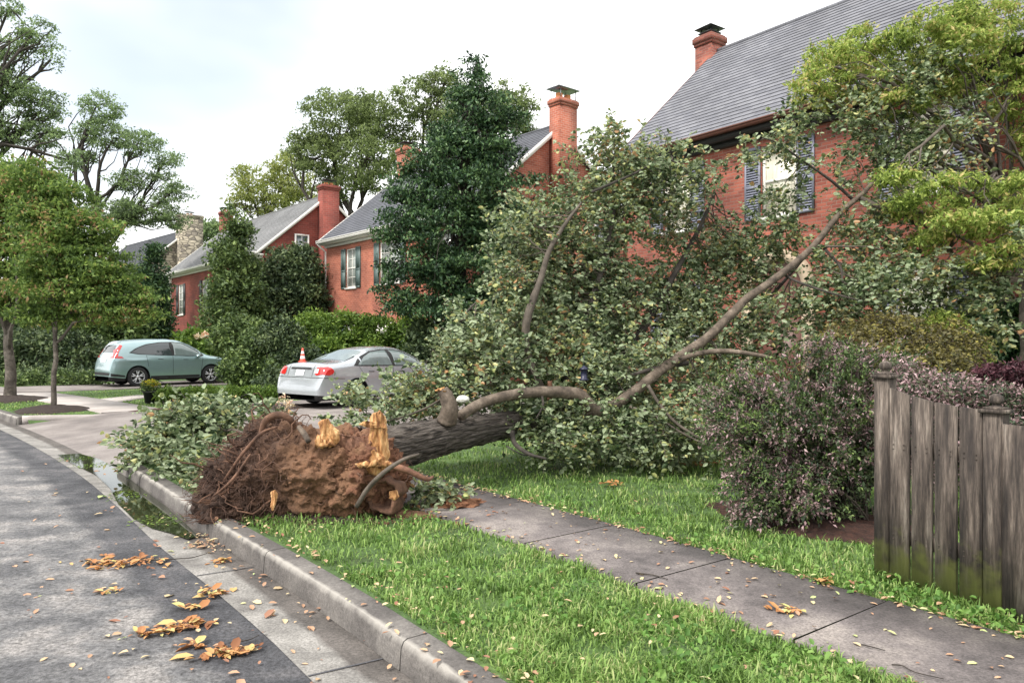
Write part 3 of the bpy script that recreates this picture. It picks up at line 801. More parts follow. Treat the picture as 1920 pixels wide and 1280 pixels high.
def house(name, label, corner, theta, Ln, D, ze, zr, wall_mat, roof_mat, front, gable_r=(), trim='white', shut='shutter_green',
          frame='white', pane='glass', oh=.35, ohx=.15, louvre=False, rakes=True, rows=4, downspout=True, course=.19):
    """corner = far front roof corner; x runs along the front to the near side, y runs back"""
    t = thing(name, (corner[0], corner[1], 0.1), label, 'house', rz=theta-math.pi/2)
    ze -= .1; zr -= .1
    holes = [(a, b, c-.1, d-.1) for (a, b, c, d) in front]
    g = Geo()
    y0, y1, x0, x1 = oh, D-oh, ohx, Ln-ohx
    zt = ze + .02
    wall_grid(g, x0, x1, 0, zt, holes, y0)
    g.quad((x1, y1, 0), (x0, y1, 0), (x0, y1, zt), (x1, y1, zt))
    for x in (x0, x1):
        ym = D/2
        slope = (zr-ze)/(D/2)
        g.add([(x, y0, 0), (x, y1, 0), (x, y1, ze+slope*oh-.14), (x, ym, zr-.14), (x, y0, ze+slope*oh-.14)], [(0,1,2,3,4) if x == x1 else (4,3,2,1,0)])
    g.build('wall', wall_mat, t, world=False)
    roof = roof_mesh(t, 0, Ln, 0, ze, D/2, zr, D, roof_mat, course=course)
    # gutter, soffit, fascia
    g = Geo(); g.box(-.02, Ln+.02, -.13, -.003, ze-(.16 if trim != 'brown' else .11), ze-.02); g.box(-.02, Ln+.02, -.15, -.13, ze-.05, ze-.015)
    g.build('gutter', M['rust_trim'] if trim == 'brown' else M[trim], t, world=False)
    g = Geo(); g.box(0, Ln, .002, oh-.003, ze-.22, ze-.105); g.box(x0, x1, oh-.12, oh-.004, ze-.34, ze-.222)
    g.build('soffit', M['soffit_shade'] if trim == 'brown' else M[trim], t, world=False)
    if rakes:
        for x in (-.03, Ln+.003):
            g = Geo(); b = .20
            g.add([(x, -.02, ze-b), (x, D/2, zr-b), (x, D/2, zr+.02), (x, -.02, ze+.02), (x+.027, -.02, ze-b), (x+.027, D/2, zr-b), (x+.027, D/2, zr+.02), (x+.027, -.02, ze+.02)],
                  [(0,1,2,3),(7,6,5,4),(0,3,7,4),(0,4,5,1),(3,2,6,7)])
            g.add([(x, D+.02, ze-b), (x, D/2, zr-b), (x, D/2, zr+.02), (x, D+.02, ze+.02), (x+.027, D+.02, ze-b), (x+.027, D/2, zr-b), (x+.027, D/2, zr+.02), (x+.027, D+.02, ze+.02)],
                  [(3,2,1,0),(4,5,6,7),(4,7,3,0),(1,5,4,0),(7,6,2,3)])
            g.build('rake_board', M['brown_trim'] if trim == 'brown' else M[trim], t, world=False)
    if downspout:
        g = Geo(); g.tube([(.06, -.08, ze-.15), (.08, .12, ze-.35), (.12, oh-.05, ze-.5), (.12, oh-.05, .1)], .045, 8)
        g.build('downspout', M[trim if trim != 'brown' else 'rust_trim'], t, world=False)
    for (a, b, c, d) in holes:
        pm = pane if isinstance(pane, str) else pane[holes.index((a, b, c, d)) % len(pane)]
        window(t, a, b, c, d, y0, M[frame], M[pm], cols=2 if rows else 0, rows=rows)
        if shut and d-c > .9:
            sw = min(.42, (b-a)*.47)
            shutter(t, a-sw-.02, a-.02, c-.03, d+.02, y0, M[shut], louvre)
            shutter(t, b+.02, b+sw+.02, c-.03, d+.02, y0, M[shut], louvre)
    for (ya, yb, za, zb) in gable_r:
        # frame standing on the near gable wall
        xf = lambda v, X=x1: np.column_stack([X+.11 - np.asarray(v)[:, 1], np.asarray(v)[:, 0], np.asarray(v)[:, 2]])
        window(t, ya, yb, za-.1, zb-.1, 0.0, M[frame], M['glass'], cols=2, rows=4, xf=xf, casing=.09)
    return t

TH = R(36.1)
h1 = house('brick_house', 'large orange red brick house at right with grey slate roof and blue louvred shutters', (2.66, 19.59), TH, 16.0, 8.2, 6.51, 10.26,
           M['brick_near'], M['slate_near'],
           front=[(4.28, 5.13, 4.45, 6.0), (7.30, 8.15, 4.45, 6.0), (1.45, 2.3, 4.45, 6.0), (10.3, 11.15, 4.45, 6.0), (1.45, 2.3, 1.5, 3.1), (7.30, 8.15, 1.55, 3.16), (10.3, 11.15, 1.5, 3.1)],
           trim='brown', shut='shutter_blue', pane='cream', frame='white', louvre=True, rows=0)
chimney(h1, -.48, .12, 3.8, 4.4, 0, 10.65, M['brick_near'], 'pagoda')
# arched door surround of the near house
g = Geo(); k = 20; zc = 2.75
for (r0, r1, ya, yb) in ((.62, .86, .20, .345),):
    for i in range(k):
        a0, a1 = math.pi*i/k, math.pi*(i+1)/k
        q = lambda r, a, y: (4.72+r*math.cos(a), y, zc+r*math.sin(a))
        g.add([q(r0, a0, ya), q(r1, a0, ya), q(r1, a1, ya), q(r0, a1, ya), q(r0, a0, yb), q(r1, a0, yb), q(r1, a1, yb), q(r0, a1, yb)],
              [(0,1,2,3),(1,5,6,2),(0,3,7,4)])
g.box(4.72-.86, 4.72-.62, .20, .345, 0, zc); g.box(4.72+.62, 4.72+.86, .20, .345, 0, zc)
g.build('door_surround', M['tanstone'], h1, world=False)
g = Geo(); g.box(4.72-.60, 4.72+.60, .30, .343, 0.1, zc-.62); dr = g.build('door', M['brown_trim'], h1, world=False)
g = Geo(); g.lathe([(0.001, 4.0), (.03, 4.0)], 4)
g = Geo(); g.add([(4.72+.61*math.cos(a), .315, zc+.61*math.sin(a)) for a in np.linspace(0, math.pi, 17)]+[(4.72-.61, .315, zc-.58), (4.72+.61, .315, zc-.58)], [tuple(range(19))])
g.build('fanlight', M['brown_trim'], h1, world=False)

h2 = house('brick_house', 'salmon brick house with dark blue grey roof and grey green shutters behind the silver car', (-9.07, 35.0), R(40.4), 11.55, 9.2, 6.45, 10.25,
           M['brick_mid'], M['slate_mid'], front=[(2.05, 2.95, 4.15, 5.9), (5.0, 6.6, 4.15, 5.9), (9.2, 10.1, 4.15, 5.9), (2.05, 2.95, .9, 2.6), (9.2, 10.1, .9, 2.6)],
           gable_r=[(2.0, 2.8, 5.2, 6.7), (6.6, 7.4, 5.2, 6.7)], pane='glass_pale', shut='shutter_green')
chimney(h2, 11.41, 11.98, 4.1, 5.05, 0, 11.0, M['brick_mid'], 'plate', taper=(6.4, 3.3, 5.9))
chimney(h2, .1, .95, 4.2, 5.0, 8.5, 11.3, M['brick_mid'], 'flat')
g = Geo(); g.box(4.2, 7.6, -.9, .34, 1.8, 1.95); g.box(4.2, 4.35, -.85, -.7, 0, 1.8); g.box(7.45, 7.6, -.85, -.7, 0, 1.8)
g.add([(4.1, -1.0, 1.95), (7.7, -1.0, 1.95), (7.7, .34, 1.95), (4.1, .34, 1.95), (5.9, -1.0, 2.55), (5.9, .34, 2.55)], [(0,1,4),(1,2,5,4),(3,0,4,5)])
g.build('porch', M['white'], h2, world=False)

h3 = house('brick_house', 'dark red brick house with pale grey roof and tall chimney beyond the teal car', (-24.8, 53.5), R(39.7), 17.4, 8.2, 6.6, 10.15,
           M['brick_far'], M['slate_far'], front=[(1.8, 3.0, 3.6, 5.7), (7, 8.2, 3.6, 5.7), (12.3, 13.5, 3.6, 5.7), (1.8, 3.0, .7, 2.4), (12.3, 13.5, .7, 2.4)],
           gable_r=[(2.15, 3.0, 6.15, 7.75)], pane='glass_pale', shut='shutter_black')
chimney(h3, 17.26, 17.9, 3.55, 4.55, 0, 10.5, M['brick_far'], 'flat')
chimney(h3, .1, .9, 3.7, 4.5, 8.5, 11.3, M['brick_far'], 'flat')

h4 = house('stone_house', 'pale fieldstone house with dark roof half hidden by trees at the far left', (-43.8, 75.5), R(45), 16.5, 9.0, 7.9, 11.8,
           M['stone_wall'], M['slate_dark'], front=[(3, 4.2, 4, 5.8), (8, 9.2, 4, 5.8)], gable_r=[(1.8, 2.8, 6.0, 7.6)], pane='glass_pale', shut=None)
chimney(h4, 16.2, 17.3, 3.4, 5.4, 0, 12.9, M['stone_wall'], 'flat')

# ------------------------------------------------------------------ foliage
def unit(a):
    return a/(np.linalg.norm(a, axis=-1, keepdims=True)+1e-9)

def leaves(g, pos, size, aspect=.5, up=.4, dirs=None, fold=.25, detail=False, droop=0.0):
    """one small folded leaf at each position"""
    n = len(pos)
    size = np.broadcast_to(np.asarray(size, float), (n,))*rng.uniform(.5, 1.5, n)
    d = rng.normal(size=(n, 3)) if dirs is None else dirs + rng.normal(size=(n, 3))*.35
    d[:, 2] -= droop
    d = unit(d)
    nr = rng.normal(size=(n, 3)); nr[:, 2] += up*3
    side = unit(np.cross(d, nr)); nrm = np.cross(side, d)
    L_ = size[:, None]; W = L_*aspect*.5
    b = pos
    tip = pos + d*L_ - nrm*L_*.08
    if detail:
        l1 = pos + d*L_*.3 + side*W + nrm*W*fold*2; l2 = pos + d*L_*.68 + side*W*.85 + nrm*W*fold*2
        r1 = pos + d*L_*.3 - side*W + nrm*W*fold*2; r2 = pos + d*L_*.68 - side*W*.85 + nrm*W*fold*2
        V = np.stack([b, l1, l2, tip, r2, r1], 1).reshape(-1, 3)
        i = np.arange(n)[:, None]*6
        Fq = np.concatenate([i+np.array([[0, 3, 2, 1]]), i+np.array([[0, 5, 4, 3]])])
        g.add(V, Fq)
    else:
        m_ = pos + d*L_*.45
        l = m_ + side*W + nrm*W*fold*2; r = m_ - side*W + nrm*W*fold*2
        V = np.stack([b, l, tip, r], 1).reshape(-1, 3)
        i = np.arange(n)[:, None]*4
        Fq = np.concatenate([i+np.array([[0, 2, 1]]), i+np.array([[0, 3, 2]])])
        g.add(V, Fq)
    return g

def in_blob(n, c, r, shell=.45):
    d = unit(rng.normal(size=(n, 3)))
    q = rng.uniform(shell**3, 1, n)**(1/3)
    return np.array(c) + d*q[:, None]*np.array(r)

def blob(px, py, Y, rx, ry, rd=None):
    """ellipsoid given by its place and size in metres, measured off the photo"""
    return (P(px, py, Y), np.array([rx/F*Y, (rd if rd else (rx+ry)/2)/F*Y, ry/F*Y]))

def crown(g, blobs, clumps, per, cr, ls, aspect=.5, shell=.5, flat_=.6, up=.4, zmin=.12, detail=False, droop=0.0):
    vol = np.array([b[1].prod()**(2/3) for b in blobs]); vol /= vol.sum()
    cs = []
    for (c, r), v in zip(blobs, vol):
        k = max(3, int(clumps*v)); cs.append(in_blob(k, c, r, shell))
    cs = np.concatenate(cs)
    m_ = len(cs)
    rad = cr*rng.uniform(.5, 1.4, m_)
    num = np.maximum(4, (per*rng.uniform(.5, 1.5, m_)*(rad/cr)**1.6)).astype(int)
    idx = np.repeat(np.arange(m_), num)
    p = unit(rng.normal(size=(len(idx), 3)))*(rng.uniform(0, 1, len(idx))**.5)[:, None]
    p = cs[idx] + p*rad[idx][:, None]*np.array([1, 1, flat_])
    p = p[p[:, 2] > zmin]
    leaves(g, p, ls, aspect, up, detail=detail, droop=droop)
    return cs

def bend(a, b, n=8, sag=.1, jit=.03):
    a = np.array(a, float); b = np.array(b, float)
    u = np.linspace(0, 1, n)[:, None]
    L_ = np.linalg.norm(b-a)
    off = rng.normal(size=3)*sag*L_
    p = a + (b-a)*u + off*(np.sin(u*np.pi)) + rng.normal(size=(n, 3))*jit*L_*np.sin(u*np.pi)
    return p

def limbs(g, top, blobs, cs, r0, sub=5, base=None):
    for (c, r) in blobs:
        st = top if base is None else base[rng.integers(len(base))]
        end = c + rng.normal(size=3)*r*.15
        pts = bend(st, end, 8, .08, .02)
        g.tube(pts, np.linspace(r0, r0*.35, 8), 6)
        near = cs[np.argsort(((cs-c)**2/(r**2)).sum(1))[:max(sub*4, 8)]]
        for q in near[rng.permutation(len(near))[:sub]]:
            p2 = bend(pts[rng.integers(3, 8)], q, 6, .1, .03)
            g.tube(p2, np.linspace(r0*.4, r0*.08, 6), 5)

def tree(name, label, cat, base, trunk_top, r0, blobs, mat, clumps, per, cr, ls, bark='bark_dark', group=None, aspect=.5,
         shell=.5, sub=5, up=.4, flat_=.6, limb_r=None, droop=0.0, forks=1, detail=False):
    t = thing(name, base, label, cat, group)
    g = Geo()
    cs = crown(g, blobs, clumps, per, cr, ls, aspect, shell, flat_, up, detail=detail, droop=droop)
    g.build('crown', mat, t)
    g = Geo()
    base = np.array(base, float); top = np.array(trunk_top, float)
    pts = bend(base - np.array([0, 0, .15]), top, 9, .02, .008)
    rr = np.linspace(r0*1.05, r0*.62, 9); rr[0] *= 1.35
    g.tube(pts, rr, 12, wob=.06)
    limbs(g, top, blobs, cs, limb_r or r0*.45, sub, base=pts[5:] if forks else None)
    g.build('trunk', M[bark], t, smooth=True)
    return t

def bush(name, label, cat, base, blobs, mat, clumps, per, cr, ls, group=None, stems=True, aspect=.5, up=.4, shell=.6, flat_=.7, droop=0.0, stem_mat='bark_dark', detail=False):
    t = thing(name, base, label, cat, group)
    g = Geo(); cs = crown(g, blobs, clumps, per, cr, ls, aspect, shell, flat_, up, droop=droop, detail=detail); g.build('foliage', mat, t)
    if stems:
        g = Geo(); b = np.array(base, float)
        for c in cs[rng.permutation(len(cs))[:26]]:
            st = np.array([b[0]*.55+c[0]*.45, b[1]*.55+c[1]*.45, .1])
            g.tube(bend(st, c, 6, .08, .02), np.linspace(.022, .006, 6)*max(1, b[1]/16), 5)
        g.build('stem', M[stem_mat], t, smooth=True)
    return t

# --- trees far behind
tree('oak_tree', 'tall dark crowned tree behind the roofs left of the evergreen', 'tree', (-13.6, 62, .1), P(660, 400, 62), .5,
     [blob(640, 225, 62, 75, 60), blob(595, 290, 62, 52, 45), blob(690, 300, 60, 58, 62), blob(705, 215, 63, 45, 45), blob(640, 345, 62, 45, 38), blob(570, 262, 62, 30, 20)],
     M['lf_oak'], 560, 46, .72, .24, sub=9, shell=.3, flat_=.45)
tree('oak_tree', 'tall loose crowned tree rising behind the dark evergreen and second roof', 'tree', (-4.5, 64, .1), P(815, 330, 64), .55,
     [blob(785, 190, 64, 60, 42), blob(830, 155, 64, 36, 30), blob(880, 220, 62, 60, 60), blob(955, 205, 63, 52, 50), blob(760, 260, 64, 32, 30), blob(840, 250, 64, 50, 60), blob(985, 240, 63, 22, 28)],
     M['lf_oak'], 560, 46, .72, .24, sub=9, shell=.3, flat_=.45)
tree('maple_tree', 'yellow green tree behind the ridge of the dark red house', 'tree', (-27, 78, .1), P(510, 420, 78), .4,
     [blob(475, 350, 78, 42, 42), blob(545, 330, 78, 45, 48), blob(520, 380, 78, 60, 40), blob(590, 380, 78, 35, 35), blob(450, 385, 78, 22, 22)],
     M['lf_lime'], 340, 42, .75, .28, sub=5, shell=.3, flat_=.45)
tree('maple_tree', 'small far green tree between the stone chimney and the dark red house', 'tree', (-38, 92, .1), P(395, 460, 92), .3,
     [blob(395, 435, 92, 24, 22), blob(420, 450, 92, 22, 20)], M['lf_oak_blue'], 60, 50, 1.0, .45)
tree('oak_tree', 'tall open crowned tree with bare forking limbs at the left', 'tree', (-26.4, 46, .1), P(180, 385, 46), .34,
     [blob(190, 205, 46, 36, 32), blob(205, 255, 46, 40, 30), blob(165, 245, 46, 20, 24), blob(265, 270, 46, 42, 26), blob(310, 300, 46, 26, 18), blob(250, 340, 46, 48, 22), blob(330, 360, 46, 32, 22), blob(160, 300, 46, 20, 16), blob(275, 395, 46, 52, 30), blob(300, 330, 46, 30, 12), blob(215, 400, 46, 60, 30), blob(330, 410, 46, 28, 22)],
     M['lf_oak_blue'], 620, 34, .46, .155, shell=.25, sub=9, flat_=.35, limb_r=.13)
tree('oak_tree', 'large dark limbed tree reaching in from the left edge', 'tree', (-29.5, 38, .1), P(-110, 300, 38), .55,
     [blob(70, 65, 38, 46, 26), blob(20, 95, 38, 50, 24), blob(95, 110, 38, 24, 18), blob(15, 15, 38, 26, 20), blob(60, 185, 38, 60, 28), blob(15, 165, 38, 60, 40), blob(100, 215, 38, 22, 14), blob(20, 235, 38, 70, 35), blob(80, 255, 38, 50, 28), blob(130, 300, 38, 30, 20), blob(-60, 120, 38, 70, 80), blob(-60, 260, 38, 80, 70)],
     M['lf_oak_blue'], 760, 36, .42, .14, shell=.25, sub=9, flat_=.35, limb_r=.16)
# understory along the far street
for i, (px, py, Y, rx, ry, mt, lab) in enumerate([
        (60, 560, 52, 110, 90, 'lf_dkhedge', 'dark tree mass at the left edge behind the street trees'),
        (190, 600, 40, 70, 60, 'lf_hedge', 'dark green tree behind the teal car rear'),
        (-30, 640, 36, 90, 70, 'lf_dkhedge', 'dark shrubs at the far left beside the thick street tree'),
        (240, 555, 60, 50, 60, 'lf_dkhedge', 'dark tree under the stone house roof')]):
    tree('background_tree', lab, 'tree', (P(px, py, Y)[0], Y, .1), P(px, py, Y), .2, [blob(px, py, Y, rx, ry), blob(px-rx*.5, py+20, Y, rx*.6, ry*.8), blob(px+rx*.6, py+25, Y-1, rx*.6, ry*.7)], M[mt], 190, 60, .75, .26, sub=3)
bush('shrub_row', 'low dark shrubs behind the two street trees', 'shrub', (*G(110, 712)[:2], .1), [blob(60, 670, 31, 50, 45), blob(130, 665, 31, 55, 45), blob(10, 665, 31, 45, 45), blob(185, 690, 31, 25, 30), blob(95, 700, 29, 60, 14)], M['lf_dkhedge'], 230, 60, .42, .17)
for px in (16, 60, 118, 150, 186):
    q = G(px, 722); bush('low_shrub', 'small low green shrub in the bed behind the street trees', 'shrub', q, [(q+np.array([0, 0, .25]), np.array([.5, .5, .3]))], M['lf_hedge'], 20, 35, .2, .11, group='low shrubs behind the street trees', stems=False)

# --- narrow evergreens and shrubs in front of the dark red house
def cone_blobs(px, top, bot, wid, Y, n=7, lean=0):
    out = []
    for i in range(n):
        u = (i+.5)/n
        y = top+(bot-top)*u; ww = wid*(.18+.82*u**.8)
        if u > .85: ww *= .85
        out.append(blob(px+lean*(1-u)+rng.uniform(-.08, .08)*ww, y, Y, ww, (bot-top)/n*.9, rd=ww))
    return out
tree('evergreen_tree', 'narrow evergreen standing before the dark red house front', 'tree', (P(442, 640, 33)[0], 33, .1), P(442, 470, 33), .16,
     cone_blobs(440, 395, 640, 72, 33, 8), M['lf_hedge'], 260, 70, .50, .17, bark='bark_dark', sub=3, limb_r=.05)
tree('evergreen_tree', 'dark narrow evergreen beside the left corner of the dark red house', 'tree', (P(285, 640, 42)[0], 42, .1), P(285, 520, 42), .16,
     cone_blobs(288, 468, 660, 42, 42, 7), M['lf_holly'], 220, 75, .6, .20, sub=3, limb_r=.05)
bush('holly_hedge', 'tall clipped dark hedge between the dark red and salmon houses', 'hedge', (P(545, 640, 36)[0], 36, .1),
     [blob(520, 530, 36, 45, 60), blob(570, 520, 35, 38, 55), blob(590, 560, 35, 28, 60), blob(490, 570, 36, 35, 60), blob(545, 580, 35, 60, 50)], M['lf_dkhedge'], 330, 75, .5, .19)
# --- hedge and shrubs between the cars
bush('azalea_bush', 'big loose dark green bush at the bonnet of the teal car', 'bush', (P(455, 700, 25.5)[0], 25.5, .1),
     [blob(450, 640, 25.5, 50, 42), blob(475, 690, 24.5, 55, 38), blob(500, 660, 25, 40, 50), blob(520, 700, 24, 25, 35)], M['lf_hedge'], 330, 80, .32, .13)
bush('privet_bush', 'bright green bushes along the foot of the salmon house', 'bush', (P(640, 640, 28)[0], 28, .1),
     [blob(590, 622, 28, 45, 36), blob(650, 618, 28, 50, 30), blob(710, 625, 28, 45, 30), blob(770, 630, 28, 50, 35), blob(550, 650, 28, 30, 40), blob(640, 660, 27.6, 100, 30)], M['lf_bright'], 420, 75, .34, .14)
bush('dark_bush', 'dark green bush behind the boot of the silver car', 'bush', (P(545, 700, 25)[0], 24.0, .1),
     [blob(530, 640, 24.5, 40, 40), blob(560, 690, 24, 45, 45), blob(510, 720, 22.5, 26, 30)], M['lf_dkhedge'], 200, 75, .32, .12)
bush('dark_bush', 'dark green bush under the evergreen beyond the silver car bonnet', 'bush', (P(850, 650, 25)[0], 25, .1),
     [blob(820, 640, 25, 60, 45), blob(900, 640, 25, 55, 50), blob(950, 620, 25, 50, 60)], M['lf_dkhedge'], 260, 75, .4, .15)
bush('hydrangea', 'flowering hydrangea with pale yellow heads beyond the teal car', 'shrub', (P(370, 660, 31)[0], 31, .1),
     [blob(365, 645, 31, 36, 22), blob(395, 655, 30.5, 28, 20), blob(340, 650, 31, 18, 12)], M['lf_bright'], 90, 60, .3, .2, stems=False)
t = bpy.data.objects['hydrangea']
g = Geo(); leaves(g, in_blob(90, P(384, 629, 30.3), (.16, .16, .12)), .1, .8); leaves(g, in_blob(50, P(369, 631, 30.3), (.12, .12, .09)), .1, .8); leaves(g, in_blob(40, P(405, 650, 29.9), (.12, .12, .09)), .1, .8); g.build('flower_heads', M['lf_flower'], t)
# low box hedge, flower pot
bush('box_hedge', 'low clipped hedge beside the flower pot and silver car', 'hedge', (*G(370, 760)[:2], .1),
     [blob(320, 742, 19.5, 22, 14), blob(355, 742, 19.6, 25, 14), blob(395, 742, 19.7, 25, 14), blob(435, 741, 19.8, 25, 14), blob(470, 741, 20, 25, 14), blob(505, 741, 20.3, 22, 14)], M['lf_bright'], 240, 60, .16, .075)
q = G(283, 755); t = thing('flower_pot', q, 'black pot of yellow flowers at the end of the low hedge', 'flower pot')
g = Geo(); g.lathe([(.01, .0), (.14, .0), (.19, .28), (.21, .28), (.21, .32), (.17, .32), (.16, .25), (.01, .25)], 18, o=q); g.build('pot', M['pot'], t, smooth=True)
g = Geo(); crown(g, [(q+np.array([0, 0, .42]), np.array([.24, .24, .14]))], 30, 22, .09, .06); g.build('leaves', M['lf_hedge'], t)
g = Geo(); leaves(g, in_blob(150, q+np.array([0, 0, .52]), (.22, .22, .09)), .05, .9); g.build('flowers', M['lf_yellow'], t)
# plants with pale flowers before the silver car
for (px, py, mt, cat_, lab) in ((462, 790, 'lf_fallen', 'plant', 'silvery blue leaved plant in the bed left of the silver car'), (532, 778, 'lf_flower', 'flowers', 'pale flowers in the bed under the silver car bumper')):
    q = G(px, py); bush('garden_plant', lab, cat_, q, [(q+np.array([0, 0, .22]), np.array([.13, .13, .22]))], M[mt], 14, 12, .08, .07, stems=False)
for (px, py) in ((570, 752), (600, 745), (590, 772), (548, 742)):
    pass

# --- the big evergreen in the middle
tree('holly_tree', 'big dark pyramidal evergreen in front of the salmon house', 'tree', (P(860, 640, 25)[0], 25, .1), P(880, 200, 25), .24,
     [blob(893, 118, 25, 16, 24), blob(893, 160, 25, 40, 30), blob(905, 205, 25, 62, 36), blob(870, 235, 25, 40, 24), blob(880, 255, 25, 84, 40), blob(850, 300, 25, 92, 42), blob(930, 290, 25, 66, 48), blob(790, 350, 25, 70, 38), blob(880, 360, 24.6, 96, 48),
      blob(765, 415, 24.6, 62, 32), blob(850, 430, 24.6, 104, 46), blob(935, 420, 25, 76, 60), blob(795, 495, 24.6, 76, 46), blob(880, 510, 24.6, 92, 52), blob(945, 510, 25, 70, 60), blob(765, 570, 24.6, 66, 30), blob(850, 575, 24.6, 90, 40), blob(740, 455, 24.6, 30, 16), blob(742, 372, 25, 34, 14), blob(800, 290, 25, 36, 14), blob(960, 225, 25, 26, 12), blob(850, 185, 25, 22, 10), blob(725, 530, 24.6, 28, 16), blob(985, 330, 25, 28, 16)],
     M['lf_holly'], 900, 74, .46, .125, bark='bark_dark', sub=6, limb_r=.07, flat_=.36, shell=.4)

# --- street trees at the left
tree('street_tree', 'thicker street tree with grey trunk at the left edge', 'tree', G(20, 748), P(16, 600, 21), .155,
     [blob(10, 340, 21, 62, 48), blob(40, 390, 21, 85, 50), blob(-20, 440, 21, 90, 60), blob(60, 450, 21, 70, 45), blob(20, 520, 21, 90, 50), blob(-60, 360, 21, 70, 60), blob(70, 350, 21, 50, 30), blob(-10, 580, 21, 45, 30)],
     M['lf_street'], 620, 70, .42, .11, bark='bark', sub=6, limb_r=.05, flat_=.26, shell=.2)
tree('street_tree', 'slim young street tree standing in its dark mulch mound', 'tree', G(98, 768), P(100, 560, 17.9), .062,
     [blob(110, 380, 18, 62, 44), blob(145, 430, 18, 82, 44), blob(110, 480, 18, 95, 42), blob(175, 500, 18, 80, 40), blob(120, 545, 18, 100, 45), blob(190, 570, 18, 75, 40), blob(215, 530, 18, 45, 26), blob(90, 590, 18, 60, 30), blob(70, 420, 18, 50, 40), blob(235, 590, 18, 55, 20), blob(250, 555, 18, 45, 18), blob(60, 330, 18, 50, 30)],
     M['lf_street'], 760, 66, .36, .092, bark='bark', sub=6, limb_r=.03, flat_=.24, shell=.2)

# --- right side: yellow green maple, dark evergreen, mixed shrubs
mb = [(1560, 110, 62, 38), (1620, 80, 50, 30), (1520, 165, 40, 28), (1590, 165, 70, 34), (1680, 110, 70, 50), (1740, 70, 60, 45), (1800, 50, 65, 45), (1870, 60, 60, 55), (1690, 190, 45, 30),
      (1790, 150, 65, 45), (1890, 170, 45, 60), (1800, 100, 70, 40), (1740, 250, 45, 32), (1680, 330, 38, 26), (1760, 345, 50, 18), (1850, 345, 60, 24), (1730, 390, 70, 30), (1830, 412, 75, 26), (1900, 420, 60, 50), (1760, 450, 60, 24), (1870, 480, 60, 26), (1960, 200, 60, 120), (1980, 400, 60, 90), (1530, 130, 30, 20)]
tree('japanese_maple', 'yellow green feathery maple before the near brick house', 'tree', (7.9, 11.9, .1), P(1895, 340, 11.9), .13,
     [blob(a, b, (11.5 if b < 260 else 9.9)+.4*math.sin(i*2.1), c, d, rd=c*1.0) for i, (a, b, c, d) in enumerate(mb)],
     M['lf_maple'], 860, 62, .15, .068, bark='bark_thin', sub=5, limb_r=.04, flat_=.45, shell=.3, aspect=.38, droop=.5)
tree('evergreen_tree', 'very dark evergreen at the right edge above the fence', 'tree', (8.1, 12.4, .1), P(1890, 560, 12.4), .1,
     [blob(1880, 520, 12.8, 50, 50), blob(1870, 600, 12.6, 60, 60), blob(1930, 560, 12.8, 60, 80), blob(1860, 650, 12.4, 60, 40), blob(1960, 650, 12.5, 60, 60)], M['lf_holly'], 330, 80, .22, .085, sub=3, limb_r=.03)
SPI = [(1600, 640, 9.2, 60, 30), (1650, 615, 9.3, 45, 24), (1710, 640, 9.1, 60, 36), (1760, 665, 9.0, 50, 30), (1650, 685, 9.0, 90, 36), (1560, 665, 9.3, 45, 26), (1790, 645, 9.2, 40, 26), (1720, 690, 8.9, 80, 30)]
bush('lime_bush', 'yellow green tips of a shrub behind the olive brown bush', 'bush', (6.1, 9.8, .1),
     [blob(1800, 640, 9.8, 38, 24), blob(1760, 610, 9.8, 45, 20), blob(1820, 670, 9.8, 30, 24)], M['lf_maple'], 110, 60, .14, .055, aspect=.4)
bush('barberry', 'dark purple leaved shrub above the fence at the right edge', 'shrub', (5.1, 7.4, .1),
     [blob(1870, 700, 7.6, 50, 18), blob(1940, 710, 7.6, 60, 26), blob(1880, 740, 7.5, 60, 26)], M['lf_purple'], 130, 60, .1, .045, aspect=.4)
bush('fence_shrub', 'mauve and green leaved shrub pressed against the back of the fence', 'shrub', (3.9, 6.6, .1),
     [blob(1700, 720, 6.6, 60, 40), blob(1760, 740, 6.3, 70, 36), blob(1680, 820, 6.7, 60, 80), blob(1780, 830, 6.5, 80, 80), blob(1880, 800, 6.2, 90, 70), blob(1820, 740, 6.2, 60, 30)], M['lf_pink'], 300, 80, .12, .038, aspect=.4, shell=.8)
# the dusty pink shrub left of the fence: arching sprays
t = thing('pink_shrub', (2.75, 6.75, .1), 'arching shrub with dusty pink and green leaves left of the wooden fence', 'shrub')
g = Geo(); gg = Geo(); gs = Geo(); root_ = np.array([2.9, 6.9, .1])
pb = [blob(1490, 690, 7.1, 110, 45), blob(1400, 745, 7.0, 90, 45), blob(1540, 760, 6.7, 100, 55), blob(1375, 815, 6.8, 60, 45), blob(1490, 840, 6.5, 110, 55), blob(1400, 900, 6.5, 50, 50), blob(1590, 830, 6.6, 50, 80), blob(1500, 930, 6.3, 70, 35), blob(1600, 700, 6.9, 60, 50), blob(1400, 965, 6.3, 40, 20), blob(1660, 665, 7.2, 60, 25), blob(1440, 780, 6.6, 70, 60), blob(1355, 730, 7.3, 55, 36), blob(1345, 790, 7.2, 40, 36), blob(1560, 660, 7.2, 70, 30)]
tips = np.concatenate([in_blob(24, c, r, .8) for c, r in pb])
